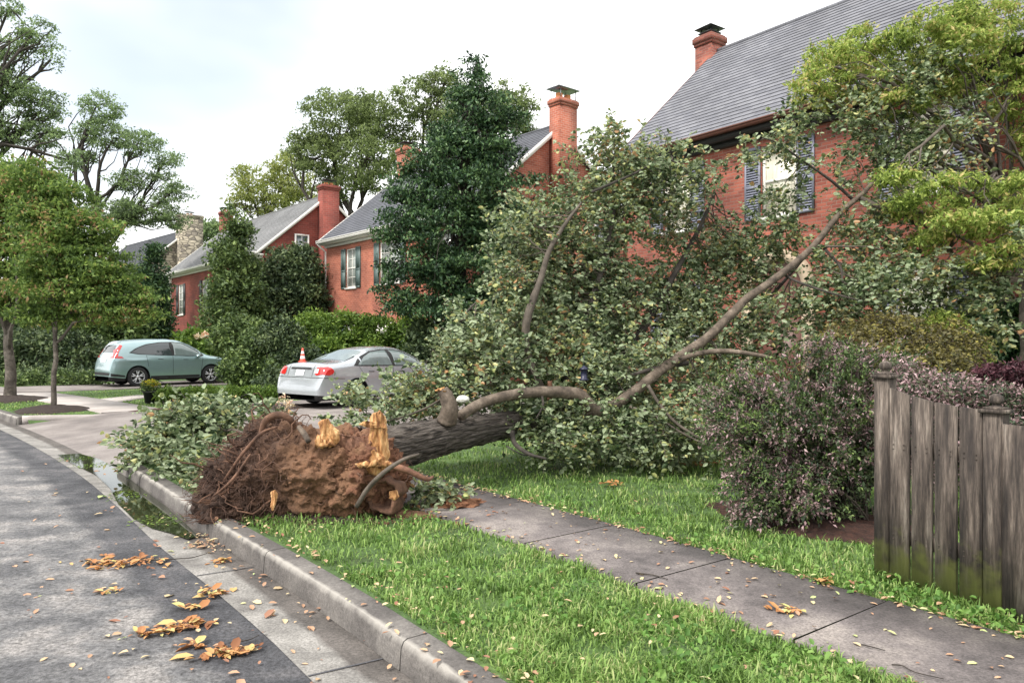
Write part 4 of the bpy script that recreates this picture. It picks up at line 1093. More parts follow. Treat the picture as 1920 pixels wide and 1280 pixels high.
for q in tips:
    st = root_ + np.array([rng.uniform(-.45, .35), rng.uniform(-.3, .3), 0])
    mid = (st+q)/2 + np.array([0, 0, .22+.25*rng.random()]) - (q-st)*np.array([.12, .12, 0])
    u = np.linspace(0, 1, 14)[:, None]
    c = (1-u)**2*st + 2*u*(1-u)*mid + u*u*q
    gs.tube(c[::2], np.linspace(.008, .003, 7), 4)
    # short side shoots carry the leaves, so the spray reads as layers with gaps
    for e in range(9):
        f = rng.uniform(.5, 1.0); b0 = np.array([np.interp(f, u[:, 0], c[:, i]) for i in range(3)])
        sd = unit(unit(c[-1]-c[-5])*.9 + rng.normal(size=3)*.55); Ls = rng.uniform(.08, .22)
        k = 22; uu = rng.uniform(0, 1, k)
        pos = b0 + sd*(uu*Ls)[:, None] + rng.normal(size=(k, 3))*.014
        pos[:, 2] -= uu**2*.05
        ok = pos[:, 2] > .14
        leaves(g if rng.random() < (.62 if q[2] < 1.1 else .5) else gg, pos[ok], .034, .45, .8, dirs=(sd[None] + rng.normal(size=(k, 3))*.5)[ok])
g.build('foliage', M['lf_pink'], t); gg.build('green_foliage', M['lf_hedge'], t); gs.build('stem', M['bark_thin'], t)
g = Geo(); crown(g, [blob(1570, 900, 6.9, 80, 75), blob(1490, 880, 7.1, 90, 75), blob(1600, 820, 7.0, 50, 70), blob(1440, 900, 7.0, 60, 60), blob(1480, 780, 7.3, 90, 60)], 200, 55, .12, .045); g.build('foliage', M['lf_dkhedge'], t)

# ------------------------------------------------------------------ the fallen tree
FT = thing('fallen_tree', (-0.9, 7.7, .12), 'uprooted tree fallen across the sidewalk towards the near brick house', 'tree')
from mathutils import noise as mn
def lumpy(g, c, r, rot=0.0, sub=5, amp=.2, fr=2.2, seed=0.0, clampz=.10):
    import bmesh
    bm = bmesh.new(); bmesh.ops.create_icosphere(bm, subdivisions=sub, radius=1)
    V = np.array([v.co[:] for v in bm.verts]); Fq = np.array([[v.index for v in f.verts] for f in bm.faces]); bm.free()
    out = []
    for v in V:
        p = Vector(v)*fr + Vector((seed, seed*2, 0))
        d = 1 + amp*(mn.noise(p)*1.1 + .6*mn.noise(p*2.3) + .45*mn.noise(p*5.1) + .34*abs(mn.noise(p*10)) + .22*mn.noise(p*19))
        out.append(np.array(v)*d)
    V = np.array(out)*np.array(r)
    cr, sr = math.cos(rot), math.sin(rot)
    V = np.column_stack([V[:, 0]*cr-V[:, 1]*sr, V[:, 0]*sr+V[:, 1]*cr, V[:, 2]]) + np.array(c)
    V[:, 2] = np.maximum(V[:, 2], clampz)
    g.add(V, Fq)
    return V

# main axis of the plate runs along (0.93,-0.30); soil is built of overlapping lumps
RA = -.26
g = Geo()
surf = []
surf.append(lumpy(g, P(565, 892, 7.15), (.70, .40, .44), RA, 6, .26, 2.0, 1.3))
surf.append(lumpy(g, P(650, 885, 7.1), (.47, .38, .38), RA, 6, .26, 2.2, 4.1))
surf.append(lumpy(g, P(505, 860, 7.4), (.33, .34, .36), RA, 6, .3, 2.6, 7.7))
surf.append(lumpy(g, P(465, 915, 7.15), (.38, .36, .33), RA, 6, .32, 2.6, 9.2))
surf.append(lumpy(g, P(425, 948, 7.0), (.26, .28, .18), RA, 4, .35, 3, 3.2))
surf.append(lumpy(g, P(720, 900, 7.2), (.22, .30, .34), RA, 6, .25, 2.6, 5.5))
surf.append(lumpy(g, P(850, 945, 7.35), (.24, .18, .075), RA, 4, .3, 3, 6.5))
surf = np.concatenate(surf)
import bmesh
def clods(g, pts, lo, hi):
    bm = bmesh.new(); bmesh.ops.create_icosphere(bm, subdivisions=1, radius=1)
    V0 = np.array([v.co[:] for v in bm.verts]); F0 = np.array([[v.index for v in f.verts] for f in bm.faces]); bm.free()
    for p in pts:
        r_ = rng.uniform(lo, hi)*rng.uniform(.4, 1)
        g.add(V0*(1+rng.uniform(-.3, .3, (len(V0), 1)))*r_*rng.uniform(.6, 1.2, 3)+p, F0)
clods(g, surf[rng.integers(0, len(surf), 2600)], .008, .034)
rp_ = g.build('root_plate', M['clay'], FT, smooth=False)
# hair roots: hundreds of thin dark strands over the kerb side of the plate
g = Geo(); gr = Geo()
cen = P(545, 890, 7.25)
front = surf[(surf[:, 1] < 7.35) | (surf[:, 2] > .85)]
left = front[front[:, 0] < -2.08]; right = front[front[:, 0] >= -2.08]
def strand(st, ln, r, out=.10, grav=.35, g=g, k=4):
    n = 8
    nrm = unit(st-cen)
    d = unit(np.cross(nrm, rng.normal(size=3))*1.0 + nrm*.35 - np.array([0, 0, grav]))
    p = st - nrm*.04; pts = [p.copy()]
    for i in range(n-1):
        p = p + d*ln/n
        d = unit(d + rng.normal(size=3)*.38 - np.array([0, 0, grav*.25]) + nrm*(out if i < 3 else -out))
        if p[2] < .13: p[2] = .13
        pts.append(p.copy())
    g.tube(pts, np.linspace(r, r*.3, n), k, cap=False)
for q in left[rng.integers(0, len(left), 3000)]:
    strand(q, rng.uniform(.12, .45), rng.uniform(.002, .006), .25, .5)
for q in right[rng.integers(0, len(right), 1500)]:
    if rng.random() > np.clip(1.0-(q[0]+2.08)*1.1, .22, 1): continue
    strand(q, rng.uniform(.06, .32), rng.uniform(.0012, .0042), .12, .6)
for q in left[rng.integers(0, len(left), 130)]:
    strand(q, rng.uniform(.3, .6), rng.uniform(.007, .016), .3, .2, g=gr, k=6)
for q in right[rng.integers(0, len(right), 26)]:
    strand(q, rng.uniform(.2, .45), rng.uniform(.006, .016), .2, .2, g=gr, k=6)
o = g.build('hair_roots', M['rootlet'], FT); tag(o, kind='stuff')
o = gr.build('root_tangle', M['root'], FT, smooth=True); tag(o, kind='stuff')

def px_tube(pts, rad, k=10, name='root', mat='root', par=None, smooth=True, wob=.05, sub=4):
    W = np.array([P(*p) for p in pts])
    # catmull resample in space
    Wc = _cat3(W, sub); rr = np.interp(np.linspace(0, 1, len(Wc)), np.linspace(0, 1, len(rad)), rad) if hasattr(rad, '__len__') else rad
    g = Geo(); g.tube(Wc, rr, k, wob=wob)
    return g.build(name, M[mat], par if par is not None else FT, smooth=smooth), Wc
def _cat3(W, n=4):
    p = [2*W[0]-W[1]] + list(W) + [2*W[-1]-W[-2]]; out = []
    for i in range(1, len(p)-2):
        for k in range(n):
            u = k/n
            out.append(0.5*((2*p[i]) + (-p[i-1]+p[i+1])*u + (2*p[i-1]-5*p[i]+4*p[i+1]-p[i+2])*u*u + (-p[i-1]+3*p[i]-3*p[i+1]+p[i+2])*u**3))
    out.append(p[-2]); return np.array(out)

px_tube([(488, 815, 7.0), (498, 788, 6.98), (520, 777, 6.98), (542, 784, 7.0), (554, 804, 7.1), (560, 825, 7.2)], [.022, .032, .034, .030, .026, .02], name='root', mat='root')
px_tube([(560, 800, 6.8), (570, 812, 6.75), (579, 828, 6.7)], [.022, .026, .024], name='root', mat='limb_bark')
px_tube([(690, 862, 6.9), (730, 872, 6.85), (765, 882, 6.85), (800, 898, 6.9), (812, 893, 7.0)], [.036, .034, .03, .022, .012], name='root', mat='redroot')
px_tube([(660, 905, 6.9), (690, 892, 6.8), (722, 886, 6.8)], [.03, .03, .02], name='root', mat='redroot')
px_tube([(668, 950, 6.55), (690, 915, 6.55), (720, 885, 6.5), (755, 862, 6.5), (786, 851, 6.5)], [.020, .022, .020, .017, .012], name='snapped_branch', mat='bark_thin')
px_tube([(420, 900, 6.8), (455, 850, 6.85), (490, 812, 6.9), (520, 800, 7.0)], [.010, .016, .016, .010], name='root', mat='root')
px_tube([(400, 930, 6.7), (430, 905, 6.65), (450, 880, 6.75), (470, 850, 6.8)], [.008, .013, .013, .008], name='root', mat='root')
# round hollow broken root at the right foot of the plate
c = P(716, 928, 6.85); g = Geo()
ax = unit(np.array([-.25, -1, .1]))
ux = unit(np.cross(ax, [0, 0, 1])); uz = np.cross(ux, ax)
k = 40; rings = [(.15, .20), (.165, .05), (.155, -.03), (.135, -.04), (.115, .0), (.09, .12), (.01, .16)]
V = []
for (r_, dpt) in rings:
    for a in np.linspace(0, 2*np.pi, k, endpoint=False):
        rr = r_*(1+.12*math.sin(3*a+1)+.09*math.sin(5*a)+.05*math.sin(11*a)+rng.uniform(-.06, .06))
        V.append(c + ux*rr*math.cos(a)*1.12 + uz*rr*math.sin(a) - ax*dpt)
i = np.arange(len(rings)-1)[:, None]*k; j = np.arange(k)[None]; j2 = (j+1) % k
g.add(V, np.stack([i+j, i+j2, i+k+j2, i+k+j], -1).reshape(-1, 4))
g.build('hollow_root', M['root'], FT, smooth=True)

# torn splintered wood standing on the plate
def splinters(c, w, h, n, lean=(0, 0, 1), depth=.06, seed=0):
    g = Geo(); r = np.random.default_rng(seed)
    side = unit(np.array([.95, -.28, 0])); back = np.array([.28, .95, 0])
    for i in range(n):
        u = r.uniform(-.5, .5); hh = h*(1-.8*abs(u))*r.uniform(.5, 1.05)
        b = np.array(c) + side*u*w + back*r.uniform(-depth, depth)
        d = unit(np.array(lean)+r.normal(size=3)*.16); bw = r.uniform(.02, .055)*w/.25; bt = r.uniform(.008, .03)
        s2 = unit(side + r.normal(size=3)*.35); b2 = unit(np.cross(d, s2))
        pts = []
        for (q, sc) in ((-.08, 1.0), (.35, 1.05), (.75, .7), (1.0, .12)):
            o = b + d*hh*q + r.normal(size=3)*.008
            pts += [o - s2*bw*sc - b2*bt*sc, o + s2*bw*sc - b2*bt*sc*.6, o + s2*bw*sc*.8 + b2*bt*sc, o - s2*bw*sc*.9 + b2*bt*sc]
        Fs = []
        for a in range(3):
            for e in range(4): Fs.append((a*4+e, a*4+(e+1) % 4, a*4+4+(e+1) % 4, a*4+4+e))
        Fs += [(3, 2, 1, 0), (12, 13, 14, 15)]
        g.add(pts, Fs)
    return g
def slab(polypx, Y, thick, seed, tilt=0.0, nu=16, nv=26):
    """torn slab of wood: ragged outline, ridged face, real thickness"""
    poly = np.array(polypx, float); r = np.random.default_rng(seed)
    ys = np.linspace(poly[:, 1].min()+.3, poly[:, 1].max()-.3, nv); Fr = []; Bk = []
    for y in ys:
        xs = []
        for a, b in zip(poly, np.roll(poly, -1, 0)):
            if (a[1]-y)*(b[1]-y) <= 0 and a[1] != b[1]: xs.append(a[0]+(b[0]-a[0])*(y-a[1])/(b[1]-a[1]))
        x0, x1 = min(xs)-r.uniform(0, 1.5), max(xs)+r.uniform(0, 1.5)
        for k, x in enumerate(np.linspace(x0, x1, nu)):
            e = math.sin(math.pi*k/(nu-1))
            rd = .030*mn.noise(Vector((x*.16+seed, y*.03, 1)))+.016*mn.noise(Vector((x*.5+seed, y*.06, 4)))
            Fr.append(P(x, y, Y + tilt*(y-ys[0])/100 - thick*.5*e**.5 - rd)); Bk.append(P(x, y, Y + tilt*(y-ys[0])/100 + thick*.5*e**.5 - rd))
    V = np.concatenate([Fr, Bk]); i = np.arange(nv-1)[:, None]*nu; j = np.arange(nu-1)[None]
    q = np.stack([i+j, i+nu+j, i+nu+j+1, i+j+1], -1).reshape(-1, 4); N = nu*nv
    g = Geo(); Fs = [q, (q+N)[:, ::-1]]
    top = np.array([[k, k+1, N+k+1, N+k] for k in range(nu-1)]); bot = top+(nv-1)*nu
    g.add(V, np.concatenate(Fs+[top, bot[:, ::-1], np.array([[k*nu, N+k*nu, N+(k+1)*nu, (k+1)*nu] for k in range(nv-1)]), np.array([[k*nu+nu-1, (k+1)*nu+nu-1, N+(k+1)*nu+nu-1, N+k*nu+nu-1] for k in range(nv-1)])]))
    return g
def addg(a, b):
    for v in [np.concatenate(b.V)]: a.add(v, np.zeros((0, 4), int))
    for f in b.F: a.F.append(f+(a.n-len(v)))
    return a
g = slab([(597, 792), (604, 786), (609, 790), (614, 784), (626, 800), (634, 806), (640, 822), (628, 836), (596, 836), (590, 826), (602, 812)], 6.80, .09, 1)
addg(g, splinters(P(606, 835, 6.76), .14, .10, 9, (-.1, -.1, 1), seed=1)); g.build('torn_wood', M['torn'], FT, smooth=True)
g = slab([(694, 782), (701, 772), (706, 779), (712, 768), (723, 782), (727, 825), (731, 856), (719, 874), (694, 874), (664, 866), (676, 846), (690, 828), (694, 805)], 6.85, .12, 2, nu=22, nv=36)
addg(g, slab([(672, 795), (684, 789), (704, 790), (722, 794), (722, 803), (700, 800), (690, 802)], 6.80, .05, 3, nv=10)); g.build('torn_wood', M['torn'], FT, smooth=True)
g = slab([(622, 822), (640, 812), (655, 822), (672, 818), (690, 832), (694, 850), (668, 852), (640, 842)], 6.84, .10, 11, nu=24, nv=14); g.build('torn_wood', M['redroot'], FT, smooth=False)
g = slab([(676, 852), (700, 842), (722, 856), (726, 880), (706, 892), (684, 884)], 6.80, .12, 12, nu=20, nv=18)
addg(g, splinters(P(700, 872, 6.72), .26, .10, 18, (.5, -.3, .5), seed=21)); g.build('torn_wood', M['torn'], FT, smooth=False)
g = slab([(688, 850), (700, 858), (704, 880), (690, 884), (674, 878), (680, 860)], 6.78, .06, 8, nv=12); g.build('torn_wood', M['torn'], FT, smooth=True)
g = slab([(508, 922), (516, 918), (521, 926), (517, 942), (512, 958), (507, 950), (510, 936)], 6.42, .05, 4, nu=8); g.build('torn_wood', M['torn'], FT, smooth=True)
g = slab([(731, 920), (744, 918), (748, 930), (740, 938), (730, 934)], 6.60, .05, 6, nu=8, nv=10); g.build('torn_wood', M['torn'], FT, smooth=True)

# trunk with furrowed bark: real ridges
W = np.array([P(680, 850, 7.25), P(740, 838, 7.5), P(800, 824, 7.9), P(860, 812, 8.4), P(920, 801, 8.9), P(990, 790, 9.5), P(1060, 778, 10.1), P(1130, 765, 10.8)])
Wc = _cat3(W, 14); n = len(Wc); k = 72
rad = np.interp(np.linspace(0, 1, n), [0, .15, .4, .65, 1], [.25, .215, .185, .155, .10])
T = np.gradient(Wc, axis=0); T = unit(T); A = unit(np.cross(T[0], [0, 0, 1.0]))
V = []; ang = np.linspace(0, 2*np.pi, k, endpoint=False)
for i in range(n):
    A = unit(A-T[i]*np.dot(A, T[i])); B = np.cross(T[i], A)
    for a in ang:
        q = Vector((math.cos(a)*2.6, math.sin(a)*2.6, i*.085))
        q2 = Vector((math.cos(a)*6.5+9, math.sin(a)*6.5, i*.16))
        rdg = min(abs(mn.noise(q2)), .3)*.06 + abs(mn.noise(Vector((math.cos(a)*13, math.sin(a)*13, i*.22+3))))*.03
        r_ = rad[i]*(1+.07*mn.noise(q)) + .022 - rdg*1.3
        V.append(Wc[i] + A*math.cos(a)*r_ + B*math.sin(a)*r_)
g = Geo(); i = np.arange(n-1)[:, None]*k; j = np.arange(k)[None]; j2 = (j+1) % k
g.add(V, np.stack([i+j, i+j2, i+k+j2, i+k+j], -1).reshape(-1, 4))
g.UV = [np.array([(math.sin(a*.5)*2.2, i*.06) for i in range(n) for a in ang])]
g.build('trunk', M['furrow'], FT, smooth=True, uv='own')

LIMBS = []
def limb(pts, rad, mat='limb_bark', name='limb', k=12):
    o, Wc = px_tube(pts, rad, k, name, mat, sub=6); LIMBS.append(Wc); return o
limb([(862, 780, 8.2), (900, 757, 8.4), (950, 742, 8.6), (1005, 735, 8.8), (1050, 735, 8.95), (1085, 741, 9.05), (1103, 760, 9.1), (1118, 770, 9.15), (1150, 760, 9.2), (1190, 733, 9.3), (1235, 697, 9.45),
      (1280, 664, 9.6), (1325, 634, 9.75), (1370, 590, 9.9), (1400, 560, 10.0), (1440, 532, 10.1), (1490, 494, 10.3), (1530, 456, 10.5), (1575, 400, 10.7), (1615, 365, 10.9), (1640, 338, 11), (1665, 300, 11.1), (1690, 250, 11.2)],
     [.055, .062, .062, .066, .072, .084, .092, .080, .068, .066, .064, .062, .060, .058, .055, .052, .049, .046, .041, .036, .028, .02, .012])
limb([(1265, 680, 9.5), (1300, 665, 9.4), (1350, 658, 9.3), (1400, 662, 9.2), (1450, 671, 9.1)], [.03, .035, .032, .028, .022])
limb([(1290, 680, 9.6), (1240, 688, 9.5), (1200, 698, 9.4), (1160, 712, 9.3)], [.035, .028, .022, .012], 'bark_dark')
limb([(1610, 370, 10.9), (1650, 388, 10.7), (1700, 395, 10.5), (1760, 425, 10.3), (1820, 455, 10.1), (1850, 490, 10), (1905, 560, 9.8)], [.04, .035, .03, .028, .024, .02, .01], 'bark_thin')
limb([(1640, 335, 11), (1690, 322, 10.9), (1740, 318, 10.8), (1810, 318, 10.7), (1870, 335, 10.6)], [.022, .018, .015, .012, .006], 'bark_thin')
limb([(1530, 462, 10.5), (1570, 462, 10.4), (1610, 462, 10.3)], [.018, .014, .009], 'bark_thin')
limb([(1470, 515, 10.3), (1500, 530, 10.1), (1560, 550, 9.9), (1620, 565, 9.8)], [.02, .018, .014, .008], 'bark_dark')
limb([(1545, 465, 10.5), (1575, 500, 10.3), (1580, 530, 10.2)], [.022, .018, .01], 'bark_dark')
limb([(1600, 375, 10.9), (1560, 340, 10.8), (1510, 305, 10.7), (1460, 270, 10.6), (1430, 258, 10.5)], [.025, .02, .015, .012, .006], 'bark_dark')
limb([(1215, 722, 9.2), (1235, 755, 9.1), (1265, 790, 8.9), (1310, 820, 8.7), (1370, 850, 8.5)], [.022, .02, .018, .016, .01], 'bark_thin')
limb([(1180, 762, 9.1), (1225, 778, 9), (1280, 812, 8.8), (1330, 835, 8.6)], [.016, .014, .012, .008], 'bark_thin')
limb([(985, 640, 9.6), (988, 600, 9.6), (1000, 560, 9.7), (1015, 520, 9.8), (1030, 470, 9.9), (1060, 420, 10), (1090, 380, 10.1)], [.05, .055, .05, .042, .035, .026, .015], 'bark_thin')
limb([(1040, 780, 9.8), (1010, 720, 9.6), (990, 670, 9.6), (985, 640, 9.6)], [.07, .06, .055, .05], 'bark_thin')
limb([(1030, 790, 9.7), (1070, 700, 10), (1100, 600, 10.3), (1130, 500, 10.5), (1150, 400, 10.6), (1150, 290, 10.7)], [.07, .06, .05, .04, .03, .015], 'bark_dark')
limb([(1100, 765, 10.4), (1190, 640, 10.8), (1250, 540, 11), (1310, 430, 11.2), (1340, 360, 11.3)], [.07, .06, .045, .03, .015], 'bark_dark')
limb([(1110, 768, 10.5), (1240, 700, 11.2), (1350, 640, 11.7), (1440, 560, 12), (1520, 470, 12.2)], [.06, .05, .04, .03, .015], 'bark_dark')
limb([(960, 805, 8.9), (965, 830, 8.6), (990, 850, 8.4), (1025, 860, 8.3)], [.03, .028, .022, .012], 'bark_dark')
limb([(1015, 738, 8.8), (1018, 760, 8.75), (1005, 785, 8.7)], [.018, .014, .008], 'bark_dark')
limb([(900, 790, 8.7), (860, 720, 9.2), (850, 670, 9.4), (865, 600, 9.6), (900, 560, 9.7)], [.05, .045, .035, .02, .01], 'bark_dark')
limb([(1110, 360, 10.2), (1180, 330, 10.3), (1250, 300, 10.4), (1300, 330, 10.4)], [.02, .016, .012, .006], 'bark_dark')
# broken stub with pale cut end on top of the trunk
limb([(838, 790, 8.0), (843, 765, 7.95), (838, 745, 7.95), (829, 730, 7.95)], [.11, .09, .078, .060], 'limb_bark', 'broken_stub')
g = Geo(); c = P(868, 748, 8.6); lumpy(g, c, (.075, .06, .045), 0, 4, .1, 2, 2.0, clampz=-9)
# (pale end grain of a snapped limb lying behind the stub)
g.build('cut_end', M['pale_stone'], FT, smooth=True)
g = splinters(P(829, 733, 7.93), .10, .05, 12, (-.2, 0, 1), seed=9); g.build('torn_wood', M['torn'], FT)
px_tube([(1030, 750, 9.3), (1031, 728, 9.3), (1031, 714, 9.3)], [.035, .034, .03], name='broken_stub', mat='redroot')
px_tube([(955, 735, 9.2), (955, 722, 9.2)], [.014, .014], name='broken_stub', mat='limb_bark')

# leafy sprays: twigs that leave the limbs, leaves alternate along each twig
CL = []
def sprays(gl, gt, blobs, n, per=13, ln=.5, ls=.085, shell=.0, zmin=.14, tw=True, droop=.15):
    vol = np.array([b[1].prod()**(2/3) for b in blobs]); vol /= vol.sum()
    for (c, r), v in zip(blobs, vol):
        m_ = max(4, int(n*v))
        kc = max(2, m_//14)
        cc_ = in_blob(kc, c, r, .2); CL.append(cc_)
        st = cc_[rng.integers(0, kc, m_)] + rng.normal(size=(m_, 3))*min(.17, r.mean()*.35)*np.array([1, 1, .7])
        d = unit(unit(st-c)*.5 + rng.normal(size=(m_, 3))*.8 + np.array([0, 0, .1]))
        L_ = ln*rng.uniform(.5, 1.3, m_)
        uu = np.linspace(.08, 1, per)
        pos = st[:, None, :] + d[:, None, :]*(L_[:, None]*uu[None])[..., None]
        pos[..., 2] -= (uu[None]**2)*L_[:, None]*droop*1.6
        side = unit(np.cross(d, [0, 0, 1.0]))
        sg = np.where(np.arange(per) % 2 == 0, 1, -1)
        dr = d[:, None, :]*.55 + side[:, None, :]*sg[None, :, None]*.9
        pp_ = pos.reshape(-1, 3) + rng.normal(size=(m_*per, 3))*.012; dr = dr.reshape(-1, 3)
        ok = (pp_[:, 2] > zmin)
        leaves(gl, pp_[ok], ls, .58, .25, dirs=dr[ok], detail=True, fold=.22)
        if tw:
            for i in range(0, m_, 2):
                q = pos[i][::3]
                if q[:, 2].min() > .12: gt.tube(q, np.linspace(.005, .002, len(q)), 3, cap=False)
FB = [  # centre pixel, distance, half sizes in pixels (photo scale), weight
    (1010, 420, 10.6, 70, 60), (960, 480, 10.2, 45, 70), (1050, 500, 10.8, 90, 80), (1130, 400, 11, 90, 70), (1150, 270, 10.8, 42, 40), (1180, 330, 11, 70, 50), (1260, 340, 11, 70, 50), (1270, 420, 11.4, 45, 45),
    (1120, 560, 11, 100, 80), (960, 590, 10, 50, 50), (900, 620, 9.7, 45, 45), (1030, 620, 10.4, 90, 60), (1200, 600, 11.2, 100, 80), (1290, 540, 11.6, 70, 60), (1370, 500, 11.8, 70, 45), (1390, 430, 11.5, 55, 35), (1310, 630, 11, 70, 60),
    (880, 690, 9.3, 70, 50), (830, 740, 9, 60, 45), (760, 740, 9, 60, 40), (700, 765, 8.8, 60, 35), (820, 660, 9.4, 40, 35), (960, 690, 9.6, 70, 60), (1060, 700, 10, 90, 50), (1160, 700, 10, 80, 60), (1250, 720, 10, 70, 60), (1330, 730, 10, 60, 50),
    (1060, 790, 9.5, 90, 40), (1160, 810, 9.4, 100, 40), (1250, 820, 9.3, 80, 40), (1040, 820, 9.0, 60, 22), (1330, 800, 9, 60, 40), (900, 760, 9.4, 60, 25), (1000, 770, 9.6, 60, 30),
    (1420, 640, 10.6, 70, 40), (1480, 590, 10.6, 70, 45), (1560, 580, 10.4, 80, 50), (1640, 560, 10.2, 70, 45), (1720, 530, 10.1, 80, 40), (1820, 560, 9.8, 60, 40), (1870, 600, 9.6, 40, 30), (1890, 500, 9.8, 35, 35),
    (1600, 500, 10.6, 60, 35), (1680, 470, 10.6, 60, 30), (1470, 380, 11, 45, 28), (1650, 220, 11.2, 60, 60), (1700, 160, 11.2, 60, 50), (1590, 235, 11.2, 30, 24), (1720, 280, 11.0, 60, 40),
    (1500, 220, 11.1, 40, 32), (1640, 310, 11, 40, 30), (1450, 265, 10.7, 45, 22), (1400, 275, 10.8, 30, 20), (1780, 230, 11, 50, 40), (1700, 380, 10.8, 60, 30), (1560, 440, 10.9, 40, 20), (1440, 440, 11.4, 40, 28), (1525, 320, 11, 26, 16), (1590, 345, 11, 26, 18), (1610, 430, 10.8, 34, 22), (1540, 500, 10.8, 40, 24), (1660, 420, 10.7, 34, 22), (1590, 290, 11.1, 26, 16), (1500, 430, 11, 30, 20), (1340, 330, 11.2, 26, 16), (1860, 330, 10.6, 40, 24), (1880, 440, 9.6, 40, 22), (1830, 500, 9.6, 40, 24)]
gl = Geo(); gt = Geo()
def wt(b):   # sparse outer sprays where the brick shows through
    return b
dense = [blob(a, b, c, d, e, rd=d*1.0) for (a, b, c, d, e) in FB[:34]]
loose = [blob(a, b, c, d, e, rd=d*.9) for (a, b, c, d, e) in FB[34:]]
sprays(gl, gt, dense, 6400, 13, .34, .061)
sprays(gl, gt, loose, 1900, 12, .34, .066)
# branches: every leaf cluster hangs on a branchlet that leaves the nearest limb
allc = np.concatenate(CL); LP = np.concatenate(LIMBS[:1] + LIMBS[3:]); LP = LP[LP[:, 2] > .4]
for c in allc[rng.permutation(len(allc))[:330]]:
    dd_ = np.linalg.norm(LP-c, axis=1); st = LP[np.argmin(dd_ + rng.uniform(0, .5, len(dd_)))]
    Ld = np.linalg.norm(c-st)
    if Ld < .15: continue
    p_ = bend(st, c, 9, .10, .025); gt.tube(p_, np.linspace(.006+.006*min(Ld, 2.2), .003, 9), 5, cap=False)
    for e in range(2):
        q = p_[rng.integers(4, 9)]; gt.tube(bend(q, q+rng.normal(size=3)*np.array([.22, .22, .16]), 5, .1, .04), np.linspace(.0045, .0018, 5), 4, cap=False)
gl.build('crown', M['lf_fallen'], FT); gt.build('branches', M['bark_thin'], FT, smooth=True)

t = thing('spirea_bush', (5.0, 9.1, .1), 'olive brown bush above the fence with yellow green edge', 'bush')
gl = Geo(); gt = Geo(); sprays(gl, gt, [blob(a, b, c, d, e, rd=d) for a, b, c, d, e in SPI], 1500, 16, .26, .040, droop=.5)
for q in range(14):
    gt.tube(bend((5.0+rng.uniform(-.3, .3), 9.1+rng.uniform(-.3, .3), .1), P(rng.uniform(1570, 1800), rng.uniform(620, 690), 9.1), 7, .08, .02), np.linspace(.014, .005, 7), 5)
gl.build('foliage', M['lf_olive'], t); gt.build('stem', M['bark_thin'], t)
# leafy limbs lying on the kerb strip behind the root plate, and a sprig by the hollow root
t = thing('fallen_branch', (-3.2, 8.9, .12), 'broken leafy limb lying on the kerb behind the root plate', 'branch')
gl = Geo(); gt = Geo()
kb = [(285, 838, 9.9, 36, 34), (335, 815, 9.8, 50, 45), (390, 800, 9.6, 55, 45), (430, 790, 9.4, 45, 36), (340, 858, 9.2, 40, 34), (385, 860, 9.0, 36, 36), (370, 785, 9.7, 28, 20), (300, 800, 10.1, 26, 22), (490, 785, 9.6, 40, 18), (410, 880, 8.4, 30, 30), (365, 890, 8.5, 26, 22), (262, 845, 10.1, 20, 22)]
sprays(gl, gt, [blob(a, b, c, d, e, rd=d*.9) for a, b, c, d, e in kb], 640, 12, .34, .075, zmin=.10)
gl.build('foliage', M['lf_fallen'], t); gt.build('twigs', M['bark_thin'], t)
g = Geo()
for (a, b) in (((520, 830, 8.3), (290, 845, 9.8)), ((520, 820, 8.4), (380, 775, 9.8)), ((480, 860, 8.3), (345, 860, 9.1))):
    g.tube(bend(P(*a), P(b[0], b[1], b[2]), 10, .05, .02), np.linspace(.03, .008, 10), 7)
g.build('limb', M['bark_thin'], t, smooth=True)
q = G(830, 940); t = thing('leafy_sprig', q, 'small leafy sprig on the grass right of the hollow root', 'branch')
gl = Geo(); gt = Geo(); sprays(gl, gt, [blob(820, 912, 7.35, 38, 24, 30), blob(850, 925, 7.3, 26, 18, 24), blob(785, 920, 7.3, 20, 16, 20)], 52, 10, .2, .06, zmin=.14)
gl.build('foliage', M['lf_fallen'], t); gt.build('twigs', M['bark_thin'], t)
# torn up turf clods and red soil
tag(mound('loose_soil', *G(745, 962)[:2], .42, .13, .05, M['clay'], rz=-.2), kind='structure')
tag(mound('loose_soil', *G(850, 945)[:2], .42, .25, .07, M['clay'], rz=.4), kind='structure')
tag(mound('loose_soil', *G(560, 968)[:2], .85, .14, .05, M['mulch'], rz=-.3), kind='structure')

g = Geo(); pts_ = []
for q in range(520):
    a_ = G(rng.uniform(400, 900), rng.uniform(945, 985), .14); a_[2] = .145; pts_.append(a_)
clods(g, pts_, .006, .02); tag(g.build('soil_crumbs', M['clay']), kind='stuff')

